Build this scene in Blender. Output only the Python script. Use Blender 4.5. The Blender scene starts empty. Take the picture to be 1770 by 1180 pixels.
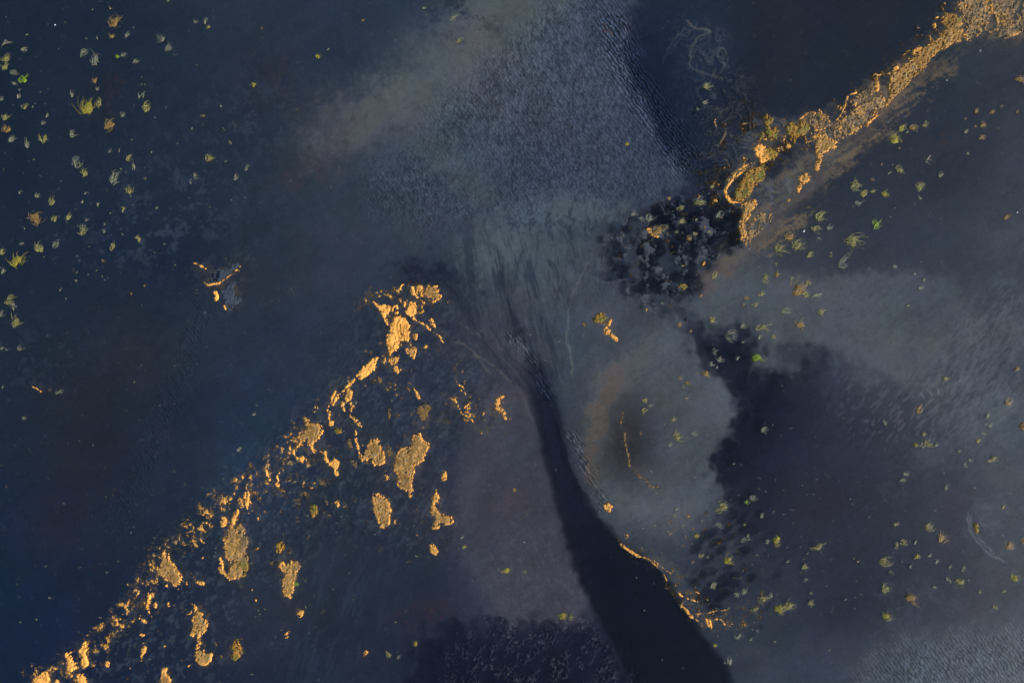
import bpy, math, random
import numpy as np

# Plan of a black-sand river delta seen straight down.  Plan coordinates (u right, v down) are
# survey units of 3 cm; x = (u-885)*S, y = (590-v)*S in metres, water level at z = 0.
S = 0.03
R = random.Random(11)
C = bpy.context.scene.collection
E_LIT = 1.0                       # sheet radiance of a white surface in this daylight

def lin(c):
    c = np.asarray(c, dtype=np.float64) / 255.0
    return np.where(c <= 0.04045, c / 12.92, ((c + 0.055) / 1.055) ** 2.4)
def alb(c):
    return np.clip(lin(c) / E_LIT, 0.002, 0.85)
def sstep(a, b, x):
    t = np.clip((x - a) / (b - a), 0, 1)
    return t * t * (3 - 2 * t)

def fastn(n):
    while True:
        m = n
        for q in (2, 3, 5):
            while m % q == 0: m //= q
        if m == 1: return n
        n += 1
class Grid:
    def __init__(s, u0, v0, step, nx, ny):
        s.u0, s.v0, s.h, s.nx, s.ny = u0, v0, step, nx, ny
        s.u = u0 + step * np.arange(nx); s.v = v0 + step * np.arange(ny)
        s.fy = np.fft.fftfreq(ny)[:, None] / step; s.fx = np.fft.rfftfreq(nx)[None, :] / step
    def zeros(s): return np.zeros((s.ny, s.nx))
    def blur(s, a, sig, sigv=None):
        if sig <= 0: return a
        sv = sig if sigv is None else sigv
        p = int(min(90, 3 * max(sig, sv) / s.h)) + 1
        b = np.pad(a, ((p, fastn(s.ny + 2 * p) - s.ny - p), (p, fastn(s.nx + 2 * p) - s.nx - p)), mode='edge')
        fy = np.fft.fftfreq(b.shape[0])[:, None] / s.h; fx = np.fft.rfftfreq(b.shape[1])[None, :] / s.h
        k = np.exp(-2 * math.pi ** 2 * ((sig * fx) ** 2 + (sv * fy) ** 2))
        return np.fft.irfft2(np.fft.rfft2(b) * k, s=b.shape)[p:p + s.ny, p:p + s.nx]
    def noise(s, seed, lmax, lmin, beta=1.0, ang=0.0, stretch=1.0):
        """band-limited noise, unit variance; features stretched along ang (deg, in u/v plane)"""
        rng = np.random.default_rng(seed)
        w = np.fft.rfft2(rng.standard_normal((s.ny, s.nx)))
        a = math.radians(ang)
        fa = s.fx * math.cos(a) + s.fy * math.sin(a); fb = -s.fx * math.sin(a) + s.fy * math.cos(a)
        f = np.sqrt((fa * stretch) ** 2 + fb ** 2) + 1e-9
        k = f ** (-beta) * sstep(0.5 / lmax, 1.0 / lmax, f) * (1 - sstep(0.8 / lmin, 1.3 / lmin, f))
        n = np.fft.irfft2(w * k, s=(s.ny, s.nx))
        return n / (n.std() + 1e-12)
    def poly(s, pts, out=None, val=1.0):
        m = s.zeros() if out is None else out
        P = np.array(pts, float)
        i0 = max(0, int((P[:, 0].min() - s.u0) / s.h)); i1 = min(s.nx, int((P[:, 0].max() - s.u0) / s.h) + 2)
        j0 = max(0, int((P[:, 1].min() - s.v0) / s.h)); j1 = min(s.ny, int((P[:, 1].max() - s.v0) / s.h) + 2)
        if i1 <= i0 or j1 <= j0: return m
        uu = s.u[i0:i1][None, :]; vv = s.v[j0:j1][:, None]
        ins = np.zeros((j1 - j0, i1 - i0), bool)
        for k in range(len(P)):
            x0, y0 = P[k]; x1, y1 = P[(k + 1) % len(P)]
            if y0 == y1: continue
            c = (vv >= min(y0, y1)) & (vv < max(y0, y1))
            ins ^= c & (uu < x0 + (vv - y0) * (x1 - x0) / (y1 - y0))
        sub = m[j0:j1, i0:i1]; sub[ins] = np.maximum(sub[ins], val)
        return m
    def stroke(s, pts, w, out=None, val=1.0):
        """pts (u,v) or (u,v,halfwidth); w default half width"""
        m = s.zeros() if out is None else out
        P = [(p[0], p[1], p[2] if len(p) > 2 else w) for p in pts]
        for (x0, y0, w0), (x1, y1, w1) in zip(P[:-1], P[1:]):
            g = max(w0, w1) + 2
            i0 = max(0, int((min(x0, x1) - g - s.u0) / s.h)); i1 = min(s.nx, int((max(x0, x1) + g - s.u0) / s.h) + 2)
            j0 = max(0, int((min(y0, y1) - g - s.v0) / s.h)); j1 = min(s.ny, int((max(y0, y1) + g - s.v0) / s.h) + 2)
            if i1 <= i0 or j1 <= j0: continue
            uu = s.u[i0:i1][None, :]; vv = s.v[j0:j1][:, None]
            dx, dy = x1 - x0, y1 - y0; L2 = dx * dx + dy * dy + 1e-9
            t = np.clip(((uu - x0) * dx + (vv - y0) * dy) / L2, 0, 1)
            d = np.hypot(uu - x0 - t * dx, vv - y0 - t * dy)
            k = np.clip((w0 + (w1 - w0) * t - d) / s.h + 0.5, 0, 1) * val
            sub = m[j0:j1, i0:i1]; np.maximum(sub, k, out=sub)
        return m
    def ell(s, u, v, ru, rv, rot=0.0, soft=1.0):
        a = math.radians(rot); du = s.u[None, :] - u; dv = s.v[:, None] - v
        x = du * math.cos(a) + dv * math.sin(a); y = -du * math.sin(a) + dv * math.cos(a)
        return np.exp(-((x / ru) ** 2 + (y / rv) ** 2) * soft)
    def warp(s, a, wu, wv):
        """resample field a at positions displaced by wu, wv (plan units)"""
        X = np.clip(np.arange(s.nx)[None, :] + wu / s.h, 0, s.nx - 1.001); Y = np.clip(np.arange(s.ny)[:, None] + wv / s.h, 0, s.ny - 1.001)
        i = X.astype(np.int32); j = Y.astype(np.int32); fx = X - i; fy = Y - j
        return (a[j, i] * (1 - fx) + a[j, i + 1] * fx) * (1 - fy) + (a[j + 1, i] * (1 - fx) + a[j + 1, i + 1] * fx) * fy

# ---------------------------------------------------------------- frames in which shapes were surveyed
FR = {'A': (620, 480, .13554), 'B': (490, 600, .20346), 'C': (670, 600, .23732), 'D': (360, 780, .22039),
      'E': (180, 920, .22039), 'F': (1230, 180, .21195), 'G': (1430, 0, .22035), 'H': (1030, 320, .27125),
      '1': (0, 0, .3331), '2': (443, 0, .3331), '3': (886, 0, .3331), '4': (1329, 0, .3331),
      '5': (0, 393, .3331), '6': (443, 393, .3331), '7': (886, 393, .3331), '8': (1329, 393, .3331),
      '9': (0, 786, .3338), 'a': (443, 786, .3338), 'b': (886, 786, .3338), 'c': (1329, 786, .3338), '0': (0, 0, 1)}
def pp(fr, s):
    x0, y0, k = FR[fr]; v = [float(t) for t in s.replace(',', ' ').split()]
    return [(x0 + v[i] * k, y0 + v[i + 1] * k) for i in range(0, len(v), 2)]

# ---------------------------------------------------------------- mineral crusts (traced one by one)
# (frame, kind, label, short reference, [outlines], [strands (half width, points)])
# kinds: p smooth peach sheet, t granular tan slab, m mossy brown/olive, d dull drowned, s thin strand
CR = [
('A','p','smooth bright orange sheet, tallest and broadest, at the heart of the central deposit','tall bright orange sheet',
 ['430 480 540 510 580 495 620 550 665 600 655 660 655 740 640 830 600 790 540 790 500 830 510 900 460 970 420 1010 380 980 365 900 350 820 350 740 375 680 400 640 405 560'],[]),
('A','p','bright orange wing with frayed top edge, pointing left above the tall orange sheet','frayed orange wing',
 ['168 300 185 280 230 330 280 345 330 335 385 345 400 375 450 365 465 330 500 305 512 340 505 400 440 415 385 425 385 455 430 470 420 500 345 490 380 560 378 620 350 600 310 520 270 420 215 370'],[]),
('A','p','bright orange lobe right of the wing, cut from the tall sheet by a dark channel','',
 ['650 290 690 280 720 320 750 380 745 470 700 480 740 540 765 575 720 555 650 500 600 450 560 440 600 425 610 400 640 350'],[]),
('A','t','','',['500 255 555 245 545 330 520 310'],[]),
('A','t','','',['565 270 600 320 590 375 570 370'],[]),
('A','t','','',['608 270 632 268 632 310 612 300'],[]),
('A','p','','',['435 445 500 425 530 455 480 470'],[]),
('A','t','rounded tan plate left of the dark crack, above the orange lobe','',
 ['735 100 790 80 815 100 812 160 835 265 790 240 735 190'],[]),
('A','t','broad tan plate with ragged top, right of the dark crack','broad ragged tan plate',
 ['850 90 885 75 935 120 960 90 1015 95 1020 190 1075 235 1020 280 990 315 920 315 870 270 835 200'],[]),
('A','p','knotted orange string hugging the left side of the rounded tan plate','',
 ['655 110 710 105 715 190 740 235 830 290 850 335 800 330 800 300 730 250 690 220 665 195 685 150'],[]),
('A','s','','',[],[(9,'525 140 550 90 575 85'),(9,'545 150 520 140')]),
('A','s','','',[],[(10,'620 120 635 88')]),
('A','t','','',['1155 230 1162 300 1140 345 1120 330'],[]),
('A','s','thin orange strand slanting down right from the orange lobe','',[],[(9,'750 555 850 600 890 650 960 700 1040 750 1055 800 1090 830'),(16,'880 640 910 660')]),
('A','t','','',['870 520 930 515 975 580 985 650 920 605 910 560'],[]),
('A','t','','',['680 740 710 708 750 715 740 815 700 790'],[]),
('A','t','ragged tan patch at the lower right foot of the tall orange sheet','',
 ['580 900 620 900 690 890 710 870 735 890 720 960 730 1000 700 1045 620 980 585 940'],[]),
('A','t','','',['650 800 685 860 670 875 645 840'],[]),
('A','d','','',['735 980 790 1035 745 1025'],[]),
('A','m','','',['740 420 840 410 845 470 760 450'],[]),
('C','t','ragged tan tail hanging below the tall orange sheet','',
 ['0 100 15 70 30 80 95 60 70 110 75 180 88 215 40 165 30 120'],[]),
('B','p','long bright orange spear running down left from the tall sheet','long orange spear',
 ['640 200 700 140 760 95 830 65 780 130 790 180 740 215 690 255 635 290 625 270 650 240 615 250 610 275 540 345 500 395 450 455 415 500 405 545 395 500 455 405 515 340 590 275 620 230'],[]),
('B','s','','',[],[(10,'440 375 415 430 405 480'),(6,'405 480 380 510 370 560')]),
('B','s','','',[],[(9,'395 540 385 610')]),
('B','t','curled orange crust with a narrow tail, right of the spear tip','curled orange crust',
 ['515 360 550 330 580 370 585 420 550 460 600 490 600 520 565 560 575 590 640 620 655 660 640 675 610 635 560 590 555 540 570 500 530 450 500 400'],[(5,'640 660 665 665 680 690')]),
('B','t','','',['490 440 520 480 525 555 510 550 490 490'],[]),
('B','t','','',['400 610 430 620 430 660 385 670 380 640'],[]),
('B','m','','',['430 700 490 680 495 730 440 745'],[]),
('B','d','','',['450 575 475 570 520 610 480 620'],[]),
('B','t','rounded tan head with a brown right flank, at the lower end of the spear','rounded tan head',
 ['180 660 210 630 250 650 300 645 345 670 335 720 295 790 250 830 210 810 195 790 160 800 115 860 105 840 140 790 125 770 130 715 150 715 150 740 180 710'],[]),
('B','s','twisting orange tail winding down right from the rounded tan head','',
 ['400 970 440 935 480 970 455 1040 475 1080 450 1100 425 1080 425 1030'],[(12,'225 820 255 880 300 890 365 895 355 950 400 995')]),
('B','s','','',['130 930 160 905 180 950 160 990 135 970'],[(10,'85 870 90 910 120 945')]),
('B','s','','',[],[(9,'50 835 58 870')]),
('B','t','wide fan shaped brown crust with a bright scalloped lower edge','fan shaped brown crust',
 ['690 870 740 790 800 770 830 850 860 890 860 1000 770 1010 750 930 700 970 670 970 665 940'],[(8,'610 700 620 800 640 890 672 965')]),
('B','d','','',['540 770 570 765 590 850 570 880 545 840'],[]),
('B','d','','',['560 955 630 960 625 1030 590 1010'],[]),
('B','t','','',['855 1080 900 1085 910 1130 870 1145'],[]),
('B','d','','',['875 880 915 830 920 920 935 950 880 920'],[]),
('B','t','','',['685 320 708 318 705 350 690 350'],[]),
('B','d','','',['740 285 770 290 765 350'],[]),
('B','d','','',['790 215 845 280 820 310 795 280'],[]),
('B','d','','',['855 350 925 310 920 345 880 380'],[]),
('C','t','large tan slab shaped like a leaning boot, biggest of the lone central slabs','leaning boot slab',
 ['180 640 240 615 250 670 310 705 280 760 270 830 200 850 190 940 170 1000 195 1050 160 1105 130 1050 85 1025 65 990 75 940 45 900 50 820 75 750 170 700'],[]),
('C','d','brown patch with a notch, above the leaning boot slab','notched brown patch',
 ['210 440 245 410 330 415 310 460 290 520 240 545 230 500 205 490'],[]),
('C','d','','',['135 280 160 285 175 345 150 320'],[]),
('C','t','','',['175 275 210 320 240 370 235 395 210 370'],[]),
('C','t','','',['410 900 430 910 425 970 390 970 395 920'],[]),
('a','t','narrow tan crust with a brown skirt on its right, right of the twin slabs','narrow skirted crust',
 ['940 165 945 220 920 260 945 290 960 330 945 385 905 385 925 340 905 300 900 230'],[(22,'955 330 1000 340')]),
('C','t','','',['550 430 590 410 605 450 590 480 555 480'],[(4,'590 480 625 560')]),
('C','d','','',['590 375 625 375 605 405'],[]),
('C','s','','',[],[(4,'495 220 510 270 550 290 560 330 572 355')]),
('C','s','','',[],[(5,'450 370 490 380 515 430 540 485 600 510 630 560')]),
('C','t','','',['680 480 720 450 700 490 720 530 690 545 705 510'],[]),
('C','t','tan crescent opening left, standing alone in the centre flats','lone tan crescent',
 ['765 430 790 375 840 345 855 355 815 390 810 430 850 450 868 520 855 535 820 480 780 450'],[]),
('C','d','','',['590 325 635 315 600 335'],[]),
('C','d','','',['545 240 570 220 570 280 550 275'],[]),
('C','d','','',['0 290 35 265 30 295 0 325'],[]),
('C','d','','',['0 430 25 440 20 520 0 530'],[]),
('C','d','','',['0 700 35 740 45 810 20 800 0 770'],[]),
('D','t','tall tan slab with holed left side and olive right edge, lower left','tall holed slab',
 ['180 560 190 500 235 440 245 480 210 520 205 600 250 560 290 610 310 700 300 790 310 830 315 900 290 980 210 995 170 1010 120 970 85 940 80 900 100 860 80 830 110 820 122 860 120 930 150 950 175 930 178 880 150 850 120 800 135 760 115 680 150 650 165 600'],[]),
('D','p','','',['95 520 130 505 150 530 140 580 95 595'],[]),
('D','p','bright orange hook above the tall holed slab','bright orange hook',
 ['270 330 310 310 340 340 300 350 335 390 340 440 310 445 290 400'],[(4,'300 430 320 485')]),
('D','s','','',[],[(5,'340 460 375 490 398 545')]),
('D','p','','',['435 140 465 150 490 220 495 265 470 230'],[]),
('D','p','','',['545 155 570 165 555 225 562 275 530 275 530 220'],[]),
('D','m','','',['800 420 860 420 850 500 820 525 805 490'],[]),
('D','d','','',['735 310 770 305 795 360 770 380'],[]),
('D','t','','',['985 390 1030 375 1035 410 1015 440'],[]),
('D','d','','',['920 480 975 495 945 515'],[]),
('D','m','oval brown crust with olive centre, above the crust bearing a green tuft','',
 ['530 730 560 695 590 700 600 750 580 805 540 800'],[]),
('D','d','','',['615 780 645 780 645 800 620 805'],[]),
('D','t','tan crust with grey right side carrying one bright green tuft','green tufted crust',
 ['545 900 585 855 610 900 640 850 700 860 725 910 690 960 672 1050 665 1120 640 1160 595 1130 575 1070 590 960 570 920'],[]),
('D','d','','',['465 880 500 850 530 865 490 900'],[]),
('D','m','','',['365 750 395 735 400 760 370 785'],[]),
('D','d','','',['865 270 900 200 920 240 950 270 890 260'],[]),
('D','t','','',['335 1075 350 1065 352 1092 338 1092'],[]),
('D','t','','',['360 1155 382 1155 382 1176 366 1176'],[]),
('E','t','tan slab with bright orange left lip, left of the tall holed slab','orange lipped slab',
 ['430 230 470 145 510 165 515 220 560 250 580 290 620 350 600 380 590 420 550 430 530 380 470 370 430 310 410 280'],[(5,'355 240 385 265 410 295')]),
('E','t','','',['660 300 710 340 740 370 785 385 785 420 720 395 705 360'],[]),
('E','t','','',['635 385 655 370 655 415 640 410'],[]),
('E','t','','',['570 435 592 438 582 460 560 457'],[]),
('E','t','','',['470 405 500 402 496 430 478 425'],[]),
('E','t','','',['378 365 398 385 380 390'],[]),
('E','t','tan crust in two lobes joined by a thin neck, green tuft at its foot','two lobed tan crust',
 ['720 620 780 620 785 670 820 690 810 750 780 790 755 810 755 870 740 920 800 920 860 955 840 1010 790 1040 720 1020 712 890 740 860 738 810 670 810 690 760 710 700 680 680'],[(7,'665 545 715 570 715 610 655 640')]),
('E','p','','',[],[(10,'350 480 352 530 342 590'),(5,'342 590 350 630 380 660')]),
('E','t','','',['385 560 400 540 418 565 405 600 385 590'],[]),
('E','p','','',['258 470 275 460 270 500 300 525 265 525'],[]),
('E','t','','',['485 560 505 540 520 570 510 590'],[]),
('E','t','','',['75 670 100 665 110 700 165 735 145 755 90 715'],[]),
('E','t','','',['290 670 310 675 335 710 300 705'],[(3,'275 680 290 628 310 630 318 660')]),
('E','t','','',['270 800 300 788 320 800 300 820'],[]),
('E','t','','',['295 900 335 880 320 950 305 955'],[(5,'300 950 290 990 300 1030')]),
('E','d','','',['283 850 340 850 325 875 290 872'],[]),
('E','t','','',['10 1000 45 1020 45 1060 15 1050'],[]),
('E','t','small ragged tan crust cut by the bottom edge, left of the two lobed crust','',
 ['440 1060 505 1055 480 1110 520 1130 520 1280 430 1280 430 1170 450 1120'],[]),
('E','m','ring of brown and olive crust, right of the two lobed crust','brown olive ring',
 ['990 960 1010 860 1040 830 1085 900 1080 970 1020 1005'],[]),
('E','t','','',['652 1035 675 1032 680 1055 660 1060'],[]),
('E','d','','',['860 865 885 858 895 885 870 893'],[]),
('E','d','','',['908 960 935 955 932 985 912 985'],[]),
('E','t','','',['762 180 782 178 785 205 768 207'],[]),
('E','s','','',[],[(5,'755 40 760 70 800 85')]),
('E','s','','',[],[(5,'620 100 660 90 690 40')]),
('9','p','','',['340 1020 370 1015 380 1050 400 1100 370 1125 345 1100'],[]),
('9','p','bright S shaped orange crust near the lower left corner','S shaped orange crust',
 ['405 1010 440 960 465 990 440 1020 460 1080 450 1098 410 1080 430 1040'],[]),
('9','p','','',['400 1130 440 1130 450 1180 450 1220 410 1220'],[]),
('9','p','orange crust cut by the bottom edge, furthest down left of all','',['165 1180 180 1150 235 1110 260 1150 260 1240 150 1240'],[]),
('9','p','','',['285 1160 310 1150 315 1200 290 1200'],[]),
('9','t','','',['550 1065 572 1080 565 1100 552 1095'],[]),
('a','t','upright tan slab left of the narrow skirted crust, below the boot slab','upright tan slab',
 ['600 200 630 195 680 230 700 290 685 370 640 380 610 290 600 250'],[]),
('a','t','','',['895 460 925 460 945 500 930 520 900 500'],[]),
('a','t','','',['215 810 250 800 240 835 215 845'],[]),
('a','t','','',['145 920 175 905 170 940 150 955'],[]),
('a','t','','',['560 1010 580 1015 550 1060'],[]),
('a','d','','',['770 280 795 290 785 305'],[]),
('F','m','orange headland with holes, top of the right hand shore cluster','holed orange headland',
 ['420 100 450 70 500 120 500 150 475 160 480 210 530 180 570 215 530 230 530 290 480 310 460 260 440 235 430 160'],[(8,'405 230 410 260 385 295')]),
('F','p','smooth orange lump with an olive right half, below the holed headland','smooth orange lump',
 ['345 350 380 320 420 330 500 370 550 400 510 460 455 465 400 485 370 440 350 400'],[]),
('F','m','long olive brown mossy mound slanting below the smooth orange lump','long mossy mound',
 ['180 730 240 620 260 570 340 510 420 490 440 520 430 620 350 670 340 720 270 770 240 800 190 780'],[]),
('F','s','tan rim looping round the left side of the long mossy mound','',[],
 [(9,'300 490 250 510 190 560 170 620 110 690'),(14,'110 690 115 740 150 790'),(6,'150 800 240 800 255 850')]),
('F','t','orange bank on the dark pool edge, directly below the mossy mound','orange pool bank',
 ['250 810 360 770 370 830 330 880 300 930 280 960 275 1010 285 1060 262 1130 230 1110 235 1070 215 1010 225 950 250 900 245 850'],[]),
('F','m','olive and orange mossy patch with a green spot, right of the headland','green spotted patch',
 ['610 180 650 140 690 180 720 130 790 160 800 200 760 250 700 270 670 330 630 290 615 240'],[]),
('F','t','orange bank bending down from the green spotted patch to the right shore','bent orange bank',
 ['805 260 850 255 900 240 940 235 940 270 1000 300 1035 310 1000 370 960 370 920 400 890 440 880 530 850 560 840 520 860 440 840 350 840 290'],[]),
('F','t','','',['705 595 760 560 810 560 800 620 740 650 710 730 695 730 695 680 725 640'],[]),
('F','s','','',[],[(5,'705 135 750 100 795 65')]),
('F','s','','',[],[(6,'820 110 850 60 890 40 900 90')]),
('F','s','','',[],[(7,'845 215 900 205 970 190')]),
('F','t','','',['610 770 635 765 628 820'],[]),
('F','s','','',[],[(6,'35 110 25 150 40 190')]),
('F','d','pale yellow drowned sheet tapering down left, in the blue lagoon','drowned yellow sheet',
 ['180 175 130 190 120 260 85 330 20 385 60 310 100 230 125 180'],[]),
('G','t','long orange shore bank climbing right to the upper corner','long shore bank',
 ['445 820 490 740 480 690 490 620 510 570 540 560 650 470 690 440 760 370 860 310 880 290 870 255 920 240 930 210 880 180 900 130 940 95 1000 120 1060 170 1060 250 1040 290 1050 340 990 340 940 380 880 390 800 480 740 540 680 600 620 680 560 730 500 790 455 860'],[]),
('G','p','','',['820 200 840 170 855 210 830 235'],[]),
('G','p','','',['835 125 875 125 870 150 840 145'],[]),
('G','t','','',['655 430 670 385 740 370 740 400 690 430'],[]),
('G','p','','',['500 570 520 520 550 515 560 550'],[]),
('G','t','','',['370 650 385 625 410 680 400 730 370 710'],[]),
('G','p','','',['440 575 460 570 455 615'],[]),
('G','p','','',['860 270 915 250 920 280 880 292'],[]),
('G','s','thin orange strand curling along the shore left of the long bank','thin curling strand',[],[(6,'235 725 180 740 155 780 135 840 100 910 50 960'),(10,'165 750 150 790')]),
('G','t','','',['345 880 400 860 400 900 340 960 310 1000 300 960 350 930'],[]),
('G','t','','',['240 990 270 980 265 1020'],[]),
('G','t','','',['205 1040 220 1040 215 1090'],[]),
('G','g','wide patchy tan crust filling the upper right corner','patchy corner crust',
 ['1270 0 1280 -250 1900 -250 1900 240 1543 250 1480 280 1400 330 1300 300 1250 240 1310 210 1330 160 1290 110 1270 50'],[]),
('7','m','','',['415 470 440 440 480 440 485 470 455 500 420 490'],[]),
('7','d','','',['360 490 385 480 370 540'],[]),
('7','t','','',['500 530 545 580 540 598 500 560 465 545 480 520'],[(6,'475 530 515 482')]),
('7','p','','',['680 430 700 420 702 430 686 438'],[]),
('7','d','','',['390 655 420 650 415 662'],[]),
('7','d','long thin brown arc on the pale oval bar right of the channel','thin brown arc',[],
 [(6,'580 1060 590 1150 602 1180 602 1230 655 1290 695 1310 705 1342 765 1350')]),
('7','d','','',[],[(5,'570 960 560 1020')]),
('b','t','rounded orange crust on the rim of the pale bar, above the channel bend','rim orange crust',
 ['470 260 495 245 520 270 500 295 480 290'],[]),
('b','t','long thin orange shore line where the pale bar meets the channel','channel shore line',[],[(7,'560 465 600 490 645 522'),(3,'645 522 700 535 750 580 775 600'),(3,'775 600 800 655'),(2.5,'735 545 775 585 830 620')]),
('b','t','bright orange sliver on the channel bank below the shore line','bank orange sliver',['868 780 900 790 945 850 920 845'],[(3,'880 760 870 790'),(3,'930 840 975 870 990 900')]),
('b','s','','',[],[(4,'855 710 875 730 905 742 960 760')]),
('b','s','','',[],[(3,'945 822 1000 820 1060 805 1120 800')]),
('b','s','','',[],[(4,'1000 845 1010 880 1030 895 1020 850')]),
('b','s','','',[],[(4,'1040 850 1080 850 1100 882')]),
('H','t','','',['315 275 340 265 375 315 412 325 410 345 350 322'],[]),
('H','m','','',['515 650 555 620 590 640 560 670'],[]),
('H','t','','',['685 480 705 480 700 505 670 522'],[]),
('H','t','','',['655 710 690 680 680 700 665 712'],[]),
('5','s','','',[],[(5,'1008 185 1040 198 1068 215')]),
('5','s','pale yellow strand edging the grey winged shoal at left','',[],[(5,'1062 285 1075 300 1140 288'),(2.5,'1140 285 1200 245 1285 170')]),
('5','p','','',['1110 330 1130 330 1135 370 1115 395'],[]),
('5','p','','',['1150 400 1170 405 1177 435'],[]),
('5','s','short thin orange streak alone on the dark left flats','',[],[(3,'165 825 190 835 220 858')]),
('c','m','','',['1060 350 1075 345 1085 390 1070 410'],[]),
('5','w','pale grey winged silt bank at left centre, pointed end up to the right','grey winged bank',['1085 268 1110 225 1150 205 1210 190 1280 172 1200 240 1150 280 1092 290'],[]),
('5','w','smaller ragged grey silt bank just below the winged one at left centre','',['1140 335 1180 300 1240 262 1290 235 1245 275 1220 300 1222 350 1265 385 1215 400 1200 440 1180 430 1170 390'],[]),
('G','g','patchy tan band bridging the orange strand and the long shore bank','',['120 930 240 840 330 760 420 740 470 770 440 860 340 960 250 1020 130 1090 30 1110 40 1010'],[]),
('G','g','','',['170 790 300 700 360 640 400 620 430 660 380 730 280 790 200 850'],[]),
('G','g','patchy dull crust right of the long shore bank, near the upper right corner','',['1010 20 1120 -60 1270 -60 1290 110 1250 240 1120 330 1060 300 1075 170'],[]),
('F','g','patchy tan crust between the holed headland and the green spotted patch','',['510 90 600 120 640 160 600 300 560 330 540 220'],[]),
('F','g','patchy crust on the upper side of the bent orange bank','',['700 90 800 60 900 60 960 110 1000 190 900 240 820 210'],[]),
('F','g','patchy crust in the lagoon shallows left of the long mossy mound','',['180 540 260 480 360 470 340 510 240 570 160 640 110 700 110 620'],[]),
('F','g','patchy tan slope right of the orange pool bank','',['300 950 400 880 520 880 480 960 360 1080 262 1180 280 1060'],[]),
]

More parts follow.
